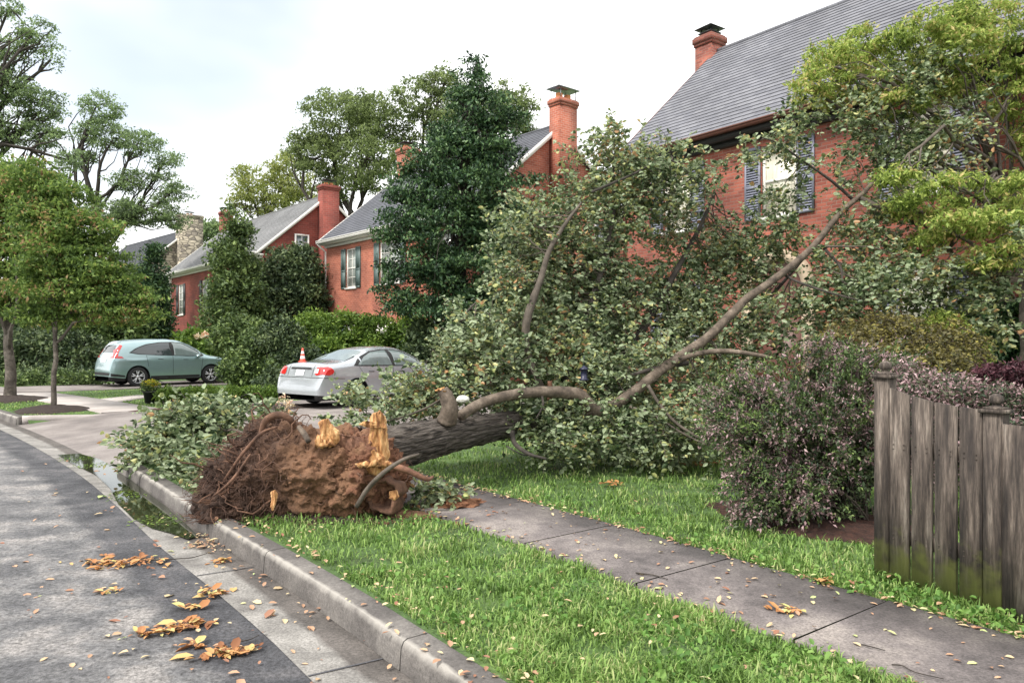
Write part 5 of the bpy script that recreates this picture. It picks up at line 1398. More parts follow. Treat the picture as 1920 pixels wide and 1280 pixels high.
# ------------------------------------------------------------------ cars
def smooth1(a, k=5):
    w_ = np.ones(k)/k; p = np.pad(a, k//2, mode='edge'); return np.convolve(p, w_, 'valid')
def car(name, label, loc, phi, spec):
    t = thing(name, (loc[0], loc[1], loc[2]), label, 'car', rz=phi)
    xs0, xs1 = spec['T'][0][0], spec['T'][-1][0]
    u = np.linspace(0, 1, 150)
    x = xs0 + (xs1-xs0)*(.5-.5*np.cos(np.pi*u)*1.0)*1.0
    x = .6*x + .4*(xs0+(xs1-xs0)*u)
    T = smooth1(np.interp(x, *zip(*spec['T'])), 5); B = smooth1(np.interp(x, *zip(*spec['B'])), 7)
    B = np.minimum(B, T-.03)
    W0 = spec['W']/2
    def plan(x):
        w = np.ones_like(x)
        a, b = spec['plan']
        f = np.clip((x-b)/(xs1-b), 0, .9995); w = np.where(x > b, (1-f**2.6)**(1/2.6)*.30+.70, w)
        r = np.clip((a-x)/(a-xs0), 0, .9995); w = np.where(x < a, (1-r**3.2)**(1/3.2)*.22+.78, w)
        return w
    W = W0*plan(x)
    sill = np.interp(x, *zip(*spec['sill']))
    ax_ = spec['axle']; ar = spec['arch']; wr = spec['wr']
    zl = sill.copy()
    for a in (-ax_, ax_):
        d = np.abs(x-a); m_ = d < ar
        zl[m_] = np.maximum(zl[m_], wr+np.sqrt(ar**2-d[m_]**2))
    zl = np.minimum(zl, B-.06)
    nb, nt_ = 10, 16
    rows = []
    low = []
    for i in range(len(x)):
        sec = []
        zz = np.linspace(zl[i], B[i], nb)
        q = (zz-.62)/.45
        yy = W[i]*(1-.05*np.clip(q, -1.3, 1.3)**2)
        # character line
        yy += .012*np.exp(-((zz-spec['line'])/.05)**2)*(W[i]/W0)
        sec += [(yy[k], zz[k]) for k in range(nb)]
        Wb = yy[-1]; h = T[i]-B[i]; n_ = 3.4 if h > .3 else 2.6
        for k in range(1, nt_+1):
            a = (k/nt_)*math.pi/2
            y = (Wb-.012)*max(math.cos(a), 0)**(2/n_); z = B[i]+h*math.sin(a)**(2/n_)
            y *= 1-spec['tumble']*(z-B[i])
            sec.append((y, z))
        rows.append(sec)
    m_ = nb+nt_
    V = []
    for i, sec in enumerate(rows):
        for (y, z) in sec: V.append((x[i], -y, z))
        for (y, z) in sec[::-1][1:]: V.append((x[i], y, z))
    V = np.array(V); w_ = 2*m_-1; n = len(x)
    i = np.arange(n-1)[:, None]*w_; j = np.arange(w_-1)[None]
    Fq = np.stack([i+j, i+w_+j, i+w_+j+1, i+j+1], -1).reshape(-1, 4)
    g = Geo(); g.add(V, Fq)
    g.F.append(np.array([list(range(w_))])); g.F.append(np.array([list(range(n*w_-1, (n-1)*w_-1, -1))]))
    body = g.build('body', M[spec['paint']], t, smooth=True, world=False)
    md = body.modifiers.new('edges', 'EDGE_SPLIT'); md.split_angle = R(42)
    bvh = BVHTree.FromPolygons([tuple(v) for v in V], [tuple(f) for f in Fq] + [tuple(range(w_)), tuple(range(n*w_-1, (n-1)*w_-1, -1))])
    # dark under side, inner arches
    g = Geo(); zb = .20
    inn = np.minimum(W-.03, W0-.03)
    low = []
    for i in range(n):
        yi = (W[i]-.035) if zl[i] < sill[i]+.02 else W[i]-.30
        low += [(x[i], -yi, min(zl[i]+.06, B[i]-.03)), (x[i], -yi, zb), (x[i], yi, zb), (x[i], yi, min(zl[i]+.06, B[i]-.03))]
    i = np.arange(n-1)[:, None]*4; j = np.arange(3)[None]
    g.add(low, np.stack([i+j, i+j+1, i+4+j+1, i+4+j], -1).reshape(-1, 4))
    # arch liners: strip from the arch edge inwards
    for sg in (-1, 1):
        for a in (-ax_, ax_):
            s_ = np.where(np.abs(x-a) < ar)[0]; pts = []
            for q in s_: pts += [(x[q], sg*(W[q]-.02), zl[q]+.002), (x[q], sg*(W[q]-.32), zl[q]+.002)]
            g.add(pts, np.array([[2*e, 2*e+1, 2*e+3, 2*e+2] for e in range(len(s_)-1)]))
    g.build('underbody', M['underbody'], t, world=False)
    # patches lying on the body surface
    def patch(name_, poly, view, mat, off=.004, nu=26, nv=12, parent=t, build=True, geo=None, flip=1):
        poly = np.array(poly, float); us = np.linspace(poly[:, 0].min()+1e-4, poly[:, 0].max()-1e-4, nu)
        V_ = []; ok = True
        for u_ in us:
            zs = []
            for a, b in zip(poly, np.roll(poly, -1, 0)):
                if (a[0]-u_)*(b[0]-u_) <= 0 and a[0] != b[0]: zs.append(a[1]+(b[1]-a[1])*(u_-a[0])/(b[0]-a[0]))
            z0, z1 = min(zs), max(zs)
            for z in np.linspace(z0, z1, nv):
                if view == 'R': o_, d_ = Vector((u_, -3, z)), Vector((0, 1, 0))
                elif view == 'L': o_, d_ = Vector((u_, 3, z)), Vector((0, -1, 0))
                elif view == 'B': o_, d_ = Vector((-5, u_, z)), Vector((1, 0, 0))
                elif view == 'F': o_, d_ = Vector((5, u_, z)), Vector((-1, 0, 0))
                else: o_, d_ = Vector((z, u_, 4)), Vector((0, 0, -1))
                h = bvh.ray_cast(o_, d_)
                if h[0] is None: V_.append(V_[-1] if V_ else (0, 0, 0)); continue
                nn = h[1] if h[1].dot(d_) < 0 else -h[1]
                V_.append(tuple(h[0]+nn*off))
        i_ = np.arange(nu-1)[:, None]*nv; j_ = np.arange(nv-1)[None]
        Fp = np.stack([i_+j_, i_+nv+j_, i_+nv+j_+1, i_+j_+1], -1).reshape(-1, 4)
        g = geo or Geo(); g.add(V_, Fp)
        if build: return g.build(name_, M[mat], parent, smooth=True, world=False)
    for (nm, poly, views, mat, off) in spec['patches']:
        for vw in views: patch(nm, poly, vw, mat, off)
    # wheels
    for a in (-ax_, ax_):
        for sg in (-1, 1):
            wy = sg*(W0-.125); Wt = .215
            g = Geo(); r = wr
            g.lathe([(r*.66, -Wt/2+.01), (r*.90, -Wt/2), (r*.98, -Wt/2+.03), (r, -Wt/4), (r, Wt/4), (r*.98, Wt/2-.03), (r*.90, Wt/2), (r*.66, Wt/2-.01)], 36, 'y', (a, wy, r))
            wh = g.build('wheel', M['rubber'], t, smooth=True, world=False)
            g = Geo(); yo = sg*(Wt/2-.012); q = sg
            prof = [(r*.67, -Wt/2*q+.0), (r*.67, yo), (r*.63, yo-.012*q), (r*.60, yo-.05*q)]
            g.lathe(prof, 36, 'y', (a, wy, r))
            g.lathe([(.001, yo-.005*q), (r*.15, yo-.008*q), (r*.17, yo-.05*q)], 16, 'y', (a, wy, r))
            for k in range(spec['spokes']):
                an = 2*math.pi*k/spec['spokes']+.3
                for dd_ in spec['split']:
                    b0 = r*.10; b1 = r*.64; wsp = spec['spoke_w']
                    d0 = np.array([math.cos(an), 0, math.sin(an)]); d1 = np.array([math.cos(an+dd_), 0, math.sin(an+dd_)]); tn = np.array([-math.sin(an+dd_/2), 0, math.cos(an+dd_/2)])
                    c_ = np.array([a, wy, r]); Y0 = np.array([0, yo-.012*q, 0]); Y1 = np.array([0, yo-.045*q, 0])
                    pts = [c_+d0*b0-tn*wsp+Y0, c_+d0*b0+tn*wsp+Y0, c_+d1*b1+tn*wsp*1.15+Y0, c_+d1*b1-tn*wsp*1.15+Y0,
                           c_+d0*b0-tn*wsp+Y1, c_+d0*b0+tn*wsp+Y1, c_+d1*b1+tn*wsp*1.15+Y1, c_+d1*b1-tn*wsp*1.15+Y1]
                    g.add(pts, [(0,1,2,3),(7,6,5,4),(0,4,5,1),(1,5,6,2),(2,6,7,3),(3,7,4,0)])
            g.build('rim', M['alloy'], wh, world=False)
            g = Geo(); g.lathe([(.001, yo-.07*q), (r*.66, yo-.07*q)], 30, 'y', (a, wy, r)); g.build('brake', M['underbody'], wh, world=False)
    # mirrors
    mx_, mz = spec['mirror']
    for sg in (-1, 1):
        g = Geo(); V_ = lumpy(g, (mx_, sg*(W0+.06), mz), (.07, .10, .065), 0, 3, 0, 1, 0, clampz=-9)
        g.build('mirror', M[spec['paint']], t, smooth=True, world=False)
    for (nm, hx, hz) in spec['handles']:
        for sg, vw in ((-1, 'R'), (1, 'L')):
            patch('door_handle', [(hx, hz-.012), (hx+.17, hz-.012), (hx+.17, hz+.014), (hx, hz+.014)], vw, spec['paint'], .028, 8, 4)
            patch('door_handle_recess', [(hx-.01, hz-.03), (hx+.18, hz-.03), (hx+.18, hz-.013), (hx-.01, hz-.013)], vw, 'underbody', .002, 8, 3)
    return t

def seam(x0, z0, x1, z1, w=.006):
    dx, dz = x1-x0, z1-z0
    if abs(dx) < abs(dz)*.2: return [(x0-w, z0), (x0+w, z0), (x1+w, z1), (x1-w, z1)] if False else [(x0-w, z0), (x0+w+1e-3, z0), (x1+w+1e-3, z1), (x1-w, z1)]
    return [(x0, z0-w), (x1, z1-w), (x1, z1+w), (x0, z0+w)]

suv = dict(W=1.82, axle=1.31, arch=.40, wr=.345, tumble=.20, line=.92, paint='teal_paint', plan=(-1.75, 1.45),
    T=[(-2.22, .55), (-2.20, .80), (-2.14, .98), (-2.08, 1.12), (-1.98, 1.34), (-1.86, 1.54), (-1.76, 1.61), (-1.5, 1.645), (-.8, 1.69), (-.2, 1.69), (.25, 1.645), (.6, 1.52), (1.0, 1.27), (1.25, 1.12), (1.6, 1.05), (2.0, .96), (2.2, .84), (2.28, .70), (2.31, .5)],
    B=[(-2.22, .5), (-2.14, .9), (-2.0, 1.09), (-1.5, 1.10), (-.5, 1.04), (.6, 1.0), (1.2, .98), (1.8, .90), (2.2, .72), (2.31, .45)],
    sill=[(-2.22, .36), (-1.8, .30), (0, .27), (1.8, .26), (2.31, .30)], spokes=5, split=(-.2, .2), spoke_w=.016, mirror=(.78, 1.05),
    handles=[('h', -.62, .98), ('h', .28, .95)],
    patches=[
        ('window_surround', [(-1.60, 1.19), (-1.35, 1.36), (-1.0, 1.49), (-.5, 1.565), (0, 1.575), (.35, 1.52), (.75, 1.30), (1.06, 1.07), (1.0, 1.035), (.3, 1.055), (-.6, 1.09), (-1.3, 1.13)], 'RL', 'underbody', .003),
        ('side_window', [(-1.53, 1.20), (-1.3, 1.35), (-.98, 1.46), (-.5, 1.535), (-.16, 1.545), (-.12, 1.085), (-.7, 1.11), (-1.25, 1.15)], 'RL', 'carglass', .007),
        ('side_window', [(-.08, 1.545), (.05, 1.54), (.33, 1.49), (.7, 1.28), (.99, 1.085), (.9, 1.06), (.3, 1.075), (-.05, 1.085)], 'RL', 'carglass_clear', .007),
        ('rear_window', [(-.60, 1.20), (-.52, 1.46), (.52, 1.46), (.60, 1.20)], 'B', 'carglass', .006),
        ('tail_light', [(-2.12, 1.02), (-1.95, 1.0), (-1.78, 1.0), (-1.84, 1.07), (-2.07, 1.095)], 'RL', 'red_lens', .010),
        ('tail_light', [(-2.07, 1.10), (-1.96, 1.07), (-1.94, 1.20), (-1.78, 1.44), (-1.84, 1.47), (-1.99, 1.28)], 'RL', 'red_lens', .010),
        ('licence_plate', [(-.26, .86), (.26, .86), (.26, 1.0), (-.26, 1.0)], 'B', 'plate', .008),
        ('bumper_trim', [(-.78, .40), (.78, .40), (.80, .50), (-.80, .50)], 'B', 'underbody', .005),
        ('bumper_trim', [(-2.19, .38), (-1.74, .34), (-1.74, .40), (-2.19, .48)], 'RL', 'underbody', .005),
        ('sill_trim', [(-.88, .275), (.88, .275), (.88, .36), (-.88, .36)], 'RL', 'underbody', .005),
        ('door_seam', seam(-.10, .40, -.10, 1.06), 'RL', 'underbody', .003), ('door_seam', seam(.92, .40, 1.0, 1.0), 'RL', 'underbody', .003), ('door_seam', seam(-.96, .70, -1.02, 1.1), 'RL', 'underbody', .003),
        ('windscreen', [(-.62, 1.02), (.62, 1.02), (.60, .45), (-.60, .45)], 'T', 'carglass', .005),
        ('head_light', [(1.85, .80), (2.2, .66), (2.2, .78), (1.9, .92)], 'RL', 'white_lens', .006)])
rw = np.array([-13.3, 26.5]); ph = R(46)
d_ = np.array([math.cos(ph), math.sin(ph)]); nl = np.array([-d_[1], d_[0]])
cc = rw + d_*1.31 + nl*.8
car('parked_car', 'grey teal crossover parked in the far driveway behind the garden path', (*cc, .16), ph, suv)

sed = dict(W=1.80, axle=1.36, arch=.385, wr=.325, tumble=.32, line=.74, paint='silver_paint', plan=(-1.9, 1.45),
    T=[(-2.47, .45), (-2.46, .62), (-2.42, .70), (-2.36, .78), (-2.33, .95), (-2.27, 1.04), (-2.15, 1.085), (-1.75, 1.11), (-1.55, 1.135), (-1.2, 1.27), (-.85, 1.40), (-.5, 1.455), (-.05, 1.47), (.3, 1.45), (.65, 1.33), (1.0, 1.13), (1.25, 1.0), (1.7, .93), (2.1, .82), (2.28, .70), (2.33, .45)],
    B=[(-2.47, .40), (-2.36, .70), (-2.25, .93), (-1.6, .985), (-.8, .965), (.3, .925), (1.2, .89), (1.8, .82), (2.2, .62), (2.33, .42)],
    sill=[(-2.47, .33), (-1.9, .27), (0, .23), (1.8, .21), (2.33, .25)], spokes=7, split=(0,), spoke_w=.022, mirror=(.82, .98),
    handles=[('h', -.98, .87), ('h', .05, .85)],
    patches=[
        ('window_surround', [(-1.44, 1.00), (-1.12, 1.22), (-.75, 1.345), (-.35, 1.39), (.05, 1.39), (.38, 1.33), (.75, 1.13), (1.06, .955), (1.0, .925), (0, .96), (-1.3, .985)], 'RL', 'underbody', .003),
        ('side_window', [(-1.30, 1.015), (-1.04, 1.20), (-.75, 1.315), (-.35, 1.36), (-.22, 1.363), (-.18, .99), (-.6, 1.0), (-1.1, 1.01)], 'RL', 'carglass_clear', .007),
        ('side_window', [(-.12, 1.365), (.05, 1.36), (.35, 1.30), (.70, 1.12), (.96, .965), (.4, .975), (-.08, .985)], 'RL', 'carglass_clear', .007),
        ('rear_window', [(-.62, -1.53), (.62, -1.53), (.56, -.92), (-.56, -.92)], 'T', 'carglass_clear', .005),
        ('tail_light', [(-2.33, .81), (-2.2, .79), (-2.08, .83), (-2.05, .90), (-2.12, .965), (-2.28, .985)], 'RL', 'red_lens', .012),
        ('tail_light', [(-.85, .82), (-.62, .79), (-.57, .82), (-.58, .97), (-.83, .985)], 'B', 'red_lens', .012),
        ('tail_light', [(.85, .82), (.62, .79), (.57, .82), (.58, .97), (.83, .985)], 'B', 'red_lens', .012),
        ('reversing_light', [(-.67, .84), (-.54, .83), (-.54, .93), (-.67, .94)], 'B', 'white_lens', .017),
        ('boot_trim', [(-.40, .925), (.40, .925), (.38, .965), (-.38, .965)], 'B', 'underbody', .012),
        ('licence_plate', [(-.16, .775), (.16, .775), (.16, .91), (-.16, .91)], 'B', 'plate', .014),
        ('bumper_seam', seam(-.84, .735, .84, .735), 'B', 'underbody', .004), ('boot_seam', seam(-.47, .76, -.47, 1.02), 'B', 'underbody', .004), ('boot_seam', seam(.47, .76, .47, 1.02), 'B', 'underbody', .004),
        ('bumper_seam', seam(-2.40, .74, -1.74, .70), 'RL', 'underbody', .003),
        ('door_seam', seam(-.17, .34, -.17, .98), 'RL', 'underbody', .003), ('door_seam', seam(.88, .34, .93, .93), 'RL', 'underbody', .003), ('door_seam', seam(-1.0, .60, -1.28, .98), 'RL', 'underbody', .003),
        ('windscreen', [(-.60, 1.18), (.60, 1.18), (.56, .42), (-.56, .42)], 'T', 'carglass', .005),
        ('head_light', [(1.85, .70), (2.2, .58), (2.2, .70), (1.9, .82)], 'RL', 'white_lens', .006)])
rw = np.array([-3.86, 18.25]); ph = R(52)
d_ = np.array([math.cos(ph), math.sin(ph)]); nl = np.array([-d_[1], d_[0]])
cc = rw + d_*1.36 + nl*.78
car('parked_car', 'silver saloon parked in the near driveway behind the fallen tree', (*cc, .16), ph, sed)
# striped cone on the boot lid
q = cc - d_*1.98 + nl*.42; t = thing('traffic_cone', (q[0], q[1], 1.245), 'small orange and white striped cone standing on the silver car boot', 'traffic cone')
g = Geo(); g.box(-.085, .085, -.085, .085, 0, .02); g.lathe([(.07, .02), (.062, .08)], 14); g.lathe([(.05, .15), (.042, .20)], 14); g.lathe([(.03, .27), (.02, .34), (.001, .345)], 14)
g.build('cone', M['cone_orange'], t, world=False)
g = Geo(); g.lathe([(.062, .08), (.05, .15)], 14); g.lathe([(.042, .20), (.03, .27)], 14); g.build('reflective_band', M['cone_white'], t, world=False)

# dark lantern-like feeder hanging among the branches
q = P(1095, 700, 9.0); t = thing('bird_feeder', q, 'small dark navy object hanging among the leaves above the curved limb', 'bird feeder')
g = Geo(); g.lathe([(.001, .10), (.055, .06), (.06, .05), (.04, .045), (.04, -.06), (.06, -.065), (.055, -.085), (.001, -.09)], 14); g.tube([(0, 0, .10), (0, 0, .22)], .004, 5); g.build('body', M['navy'], t, smooth=True, world=False)

# ------------------------------------------------------------------ wooden fence
A_ = G(1660, 1078, .14); B_ = G(1868, 1140, .14)
dirf = (B_-A_); Lf = np.linalg.norm(dirf); dirf = dirf/Lf; bk = np.array([-dirf[1], dirf[0], 0]); bk = bk if bk[1] > 0 else -bk
FE = thing('picket_fence', (A_[0], A_[1], .12), 'weathered grey board fence with curved top and ball topped posts at the right', 'fence')
def loc2(u, v, z): return A_ + dirf*u + bk*v + np.array([0, 0, z])
def bar(g, u0, u1, v0, v1, z0, z1a, z1b=None):
    z1b = z1a if z1b is None else z1b
    V = [loc2(u0, v0, z0), loc2(u1, v0, z0), loc2(u1, v1, z0), loc2(u0, v1, z0), loc2(u0, v0, z1a), loc2(u1, v0, z1b), loc2(u1, v1, z1b), loc2(u0, v1, z1a)]
    g.add(V, [(0,3,2,1),(4,5,6,7),(0,1,5,4),(1,2,6,5),(2,3,7,6),(3,0,4,7)])
def post(u, h):
    g = Geo(); bar(g, u-.05, u+.05, -.05, .05, -.06, h)
    p = g.build('post', M['fence_moss'], FE)
    g = Geo(); bar(g, u-.068, u+.068, -.068, .068, h, h+.022); bar(g, u-.05, u+.05, -.05, .05, h+.022, h+.035)
    c = loc2(u, 0, h+.035)
    g.lathe([(.045, 0), (.022, .010), (.020, .018), (.034, .024), (.042, .042), (.036, .066), (.014, .080), (.001, .083)], 16, o=c)
    g.build('finial', M['fence'], p, smooth=False)
post(0, 1.36); post(Lf+.0, 1.18)
n = 4; w_ = (Lf-.10)/n
for i in range(n):
    u0 = .055+i*w_+.006; u1 = u0+w_-.022
    f = lambda u: 1.30 - .105*math.sin(min(1, (u-.05)/(Lf-.1))*math.pi/2)**.8
    g = Geo(); bar(g, u0, u1, -.042-rng.uniform(0, .006), -.020, -.05, f(u0), f(u1))
    for zz in (.28, .31, .89, .92):
        for uu in (u0+.03, u1-.03): bar(g, uu-.004, uu+.004, -.0495, -.047, zz-.004, zz+.004)
    g.build('board', M['fence_moss'], FE)
g = Geo(); bar(g, -.02, Lf, -.018, .02, .25, .34); bar(g, -.02, Lf, -.018, .02, .86, .95); g.build('rail', M['fence'], FE)
# the next run of the fence towards the camera
for i in range(9):
    u0 = Lf+.055+i*.150; g = Geo()
    bar(g, u0, u0+.138, -.040-rng.uniform(0, .008), -.018, -.05, 1.12-.010*i+.012*(i % 2), 1.115-.010*i); g.build('board', M['fence'], FE)
g = Geo(); bar(g, Lf+.05, Lf+1.45, -.016, .02, .25, .34); bar(g, Lf+.05, Lf+1.45, -.016, .02, .80, .89); g.build('rail', M['fence'], FE)

# ------------------------------------------------------------------ grass, weeds, fallen leaves
def screen_ground(n, x0, x1, y0, y1, z=.13):
    px = rng.uniform(x0, x1, n); py = rng.uniform(y0, y1, n)
    Y = F*(EYE-z)/(py-640); return np.column_stack([(px-960)/F*Y, Y])
def blades(g, xy, z, ln, wd, lay=.7):
    n = len(xy); a = rng.uniform(0, 2*np.pi, n); h = np.column_stack([np.cos(a), np.sin(a)])
    s_ = np.column_stack([-h[:, 1], h[:, 0], np.zeros(n)])*(wd[:, None]/2)
    b = np.column_stack([xy, z]); up_ = rng.uniform(.35, 1.0, n); out_ = rng.uniform(.15, lay, n)
    H3 = np.column_stack([h, np.zeros(n)])
    m_ = b + H3*(ln*out_*.45)[:, None] + np.array([0, 0, 1.0])*(ln*up_*.62)[:, None]
    tip = b + H3*(ln*out_*1.15)[:, None] + np.array([0, 0, 1.0])*(ln*up_*rng.uniform(.55, 1.0, n))[:, None]
    V = np.stack([b-s_, b+s_, m_+s_*.9, m_-s_*.9, tip], 1).reshape(-1, 3); i = np.arange(n)[:, None]*5
    g.add(V, i+np.array([[0, 1, 2, 3]])); g.add(np.zeros((0, 3)), (i+np.array([[3, 2, 4]])) - 0 if False else np.zeros((0, 3), int)) if False else None
    g.F.append((i+np.array([[3, 2, 4]])) + (g.n-len(V)))
def in_lawn(s, o):
    ok = ((o > .235) & (o < 1.69)) | (o > 2.73)
    return ok & ~((s > S_D0-.35) & (s < S_D1+.3) & (o < 30))
def near(xy, c, r): return ((xy-np.array(c[:2]))**2).sum(1) < r*r
def ellip(xy, c, rx, ry, rz=0.0):
    d = xy-np.array(c[:2]); x = d[:, 0]*math.cos(rz)+d[:, 1]*math.sin(rz); y = -d[:, 0]*math.sin(rz)+d[:, 1]*math.cos(rz)
    return (x/rx)**2+(y/ry)**2 < 1
def clean(xy):
    bare = ellip(xy, G(745, 962), .36, .10, -.2) | ellip(xy, G(850, 945), .36, .2, .4) | ellip(xy, (2.75, 6.75), 1.0, .6, R(130)) | ellip(xy, G(560, 905), .9, .35, -.3)
    return ~bare
g = Geo()
xy = screen_ground(330000, -350, 2250, 745, 1500); s_, o_f = kproj(xy)
k_ = in_lawn(s_, o_f) & (s_ < S_D0-.35) & clean(xy); xy = xy[k_]
xr = np.column_stack([rng.uniform(3.0, 12, 60000), rng.uniform(.6, 8, 60000)]); sr, orr = kproj(xr)
xr = xr[(orr > 2.75) & (xr[:, 0] > xr[:, 1]*.66)]; xy = np.concatenate([xy, xr])
# clumpy: keep fewer blades in thin spots
nv_ = np.array([mn.noise(Vector((a*3.2, b*3.2, 0))) for a, b in xy[::1]])
keep = rng.uniform(0, 1, len(xy)) < (.72+.8*nv_); xy = xy[keep]; nv_ = nv_[keep]
Y = xy[:, 1]
blades(g, xy, np.full(len(xy), .125), (.050+.055*np.clip(nv_+.25, 0, 1)+.0012*Y)*rng.uniform(.6, 1.35, len(xy)), .0042+.0009*Y)
tag(g.build('grass', M['blade']), 'grass blades on the verge and front lawn', kind='stuff')
g = Geo()    # the far strips and lawns beyond the driveway
xy = screen_ground(60000, -300, 560, 705, 800); s_, o_f = kproj(xy)
k_ = (s_ > S_D1+.4) & (((o_f > .3) & (o_f < 1.58)) | ((o_f > 2.95) & (o_f < 7.5))) & ~near(xy, t1, .95) & ~near(xy, t0, 1.05)
xy = xy[k_]; blades(g, xy, np.full(len(xy), .12), .05*rng.uniform(.6, 1.2, len(xy)), np.full(len(xy), .02))
tag(g.build('grass', M['blade']), kind='stuff')
# broad leaved weeds: along the fence side of the walk and through the verge
g = Geo()
xy = screen_ground(9000, 1000, 2000, 880, 1300); s_, o_f = kproj(xy)
k_ = (o_f > 2.66) & (o_f < 3.25) & (s_ < S_D0-2) & (rng.uniform(0, 1, len(xy)) < np.clip(1.2-(o_f-2.66)*1.6, 0, 1))
xy = xy[k_]
xy2 = screen_ground(9000, 400, 1900, 950, 1400); s_, o_f = kproj(xy2); nn = np.array([mn.noise(Vector((a*1.7+5, b*1.7, 2))) for a, b in xy2])
xy2 = xy2[(o_f > .24) & (o_f < 1.66) & (nn > .02) & clean(xy2)]
xy = np.concatenate([xy, xy2])
pos = np.column_stack([xy, rng.uniform(.14, .20, len(xy))])
leaves(g, pos, .034, .6, .7, detail=True)
tag(g.build('ground_weeds', M['weed']), kind='stuff')

def flat_leaves(g, xy, z, size):
    n = len(xy); a = rng.uniform(0, 2*np.pi, n); d = np.column_stack([np.cos(a), np.sin(a), rng.uniform(-.1, .35, n)])
    leaves(g, np.column_stack([xy, z]), size, .5, 2.5, dirs=d*3, detail=True, fold=.12)
def zof(xy):
    s_, o = kproj(xy)
    return np.where(o < -.43, .016, np.where(o < 0, .004, np.where(o < .225, .156, np.where((o > 1.69) & (o < 2.73), .158, .165))))
# leaf piles on the road and walk: each pile one thing
def pile(px, py, wx, wy, n, label, rz=0.0, mat='lf_dead', size=.05, road=True):
    c = G(px, py, .01 if road else .155); d = np.clip(rng.normal(size=(n, 2))*.42, -.9, .9); d[::4] *= (1.35 if road and n > 40 else 1); d[:, 1] += .35*np.sin(d[:, 0]*5+px)
    x = d[:, 0]*wx; y = d[:, 1]*wy
    xy = np.column_stack([c[0]+x*math.cos(rz)-y*math.sin(rz), c[1]+x*math.sin(rz)+y*math.cos(rz)])
    g = Geo(); flat_leaves(g, xy, zof(xy)+rng.uniform(0, .018, n)*np.exp(-(d**2).sum(1)*2), size*np.exp(rng.normal(size=n)*.3))
    o = g.build('leaf_pile', M[mat]); tag(o, label, 'leaf pile', 'leaf piles')
pile(232, 1055, .40, .16, 150, 'widest brown leaf pile on the asphalt with a twig beside it')
pile(430, 1225, .17, .07, 80, 'brown leaf pile on the road at the bottom of the picture', R(15))
pile(340, 1175, .20, .06, 75, 'orange leaf pile in the group of road leaves above the lowest pile', R(20))
pile(275, 1190, .11, .05, 30, 'small leaf pile just left of the orange pile on the road', R(10))
pile(400, 1110, .14, .09, 50, 'leaf pile at the edge of the asphalt beside the gutter')
pile(208, 1110, .07, .04, 14, 'tiny leaf pile below the widest pile on the asphalt')
pile(365, 1140, .09, .05, 20, 'small leaf pile between the gutter pile and the orange pile')
pile(360, 1212, .10, .03, 14, 'thin row of leaves above the lowest road pile', R(10))
pile(415, 1050, .07, .10, 26, 'brown leaves caught in the gutter below the kerb joint')
pile(380, 1015, .35, .14, 80, 'dark brown leaves at the lower end of the puddle', R(120), 'lf_litter', .04)
pile(1475, 1145, .12, .05, 26, 'leaf pile on the sidewalk near the middle joint', 0, 'lf_dead', .045, False)
pile(1545, 1090, .06, .05, 20, 'red brown leaves at the edge of the sidewalk by the weeds', 0, 'lf_dead', .04, False)
pile(1145, 908, .22, .14, 26, 'dry leaves lying on the lawn beyond the sidewalk', 0, 'lf_dead', .05, False)
pile(1320, 870, .35, .25, 90, 'red brown leaves under the pink shrub at the lawn edge', 0, 'lf_dead', .055, False)
g = Geo()      # single leaves scattered everywhere
xy = screen_ground(420, -100, 620, 860, 1330, .01); s_, o_f = kproj(xy)
nn = np.array([mn.noise(Vector((a*1.3+3, b*1.3, 7))) for a, b in xy])
xy = xy[(o_f < -.02) & (rng.uniform(0, 1, len(xy)) < np.where(o_f > -1.6, .62, .22)+nn*.9)]
flat_leaves(g, xy, zof(xy), .045*np.exp(rng.normal(size=len(xy))*.35))
xy = screen_ground(900, 420, 2000, 880, 1350); s_, o_f = kproj(xy)
pr = np.where((o_f > .2) & (o_f < 1.7), .42, np.where((o_f > 1.7) & (o_f < 2.72), .5, np.where(o_f < 2.95, 1.0, .16))); pr[o_f < -.01] = 0
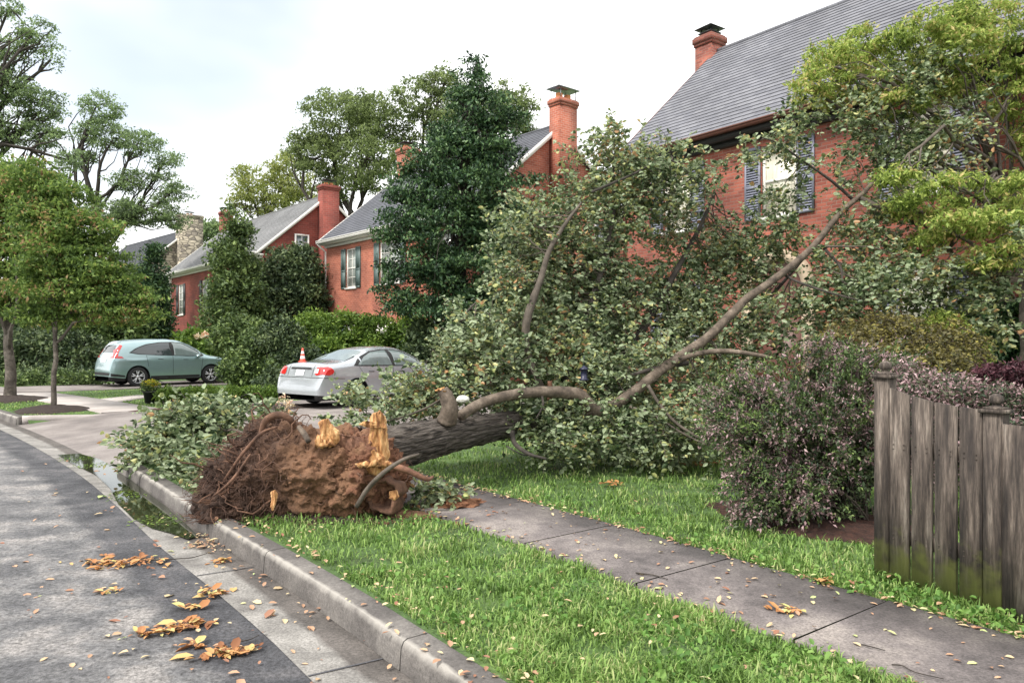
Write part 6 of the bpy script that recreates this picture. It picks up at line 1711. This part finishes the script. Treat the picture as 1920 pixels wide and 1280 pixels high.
xy = xy[rng.uniform(0, 1, len(xy)) < pr]; flat_leaves(g, xy, zof(xy), .042)
for off, sd_, m_ in ((2.70, .05, 520), (.25, .03, 220), (-.05, .05, 60), (1.72, .04, 120)):   # leaves gather along edges
    ss = rng.uniform(s_of(3.0, 0.0), S_D0-3, m_); p = np.array([kpt(a, off+rng.normal()*sd_) for a in ss]); flat_leaves(g, p, zof(p), .038)
xy = np.array([kpt(a, rng.uniform(1.7, 2.7)) for a in rng.uniform(s_of(1.6, 4.1), S_D0-3, 160)]); flat_leaves(g, xy, zof(xy), .036)
tag(g.build('leaf_litter', M['lf_litter']), kind='stuff')
g = Geo()      # floating leaves on the puddle, green weed
xy = np.concatenate([in_blob(90, (*G(a, b, .01)[:2], 0), (.30, .30, .01), 0)[:, :2] for a, b in ((170, 872), (230, 930), (300, 975), (140, 860))])
flat_leaves(g, xy, np.full(len(xy), .011), .03); tag(g.build('puddle_leaves', M['lf_bright']), kind='stuff')

# twigs
def twig(pts, r, label, z):
    W = np.array([G(a, b, z) for a, b in pts]); W[:, 2] = z+r+.004
    g = Geo(); g.tube(_cat3(W, 4), np.linspace(r, r*.5, (len(W)-1)*4+1), 5, wob=.15)
    o = g.build('twig', M['bark_dark'], smooth=True); tag(o, label, 'twig', 'loose twigs')
twig([(272, 1052), (300, 1051), (335, 1049), (360, 1047), (388, 1039)], .006, 'thin dark twig reaching from the widest leaf pile to the gutter', .012)
twig([(1192, 1076), (1225, 1080), (1252, 1088)], .006, 'short dark twig lying on the sidewalk at a joint', .155)
twig([(1672, 1248), (1692, 1250), (1715, 1262), (1770, 1275)], .004, 'crooked thin twig on the sidewalk at the bottom right', .155)
twig([(1615, 1210), (1640, 1216), (1660, 1222)], .004, 'short pale twig on the sidewalk above the crooked one', .155)
twig([(445, 1205), (470, 1200), (485, 1192)], .004, 'small twig on the road beside the lowest leaf pile', .012)
twig([(950, 838), (975, 852), (1000, 858), (1040, 866)], .012, 'fallen dark twig on the lawn under the trunk end', .17)
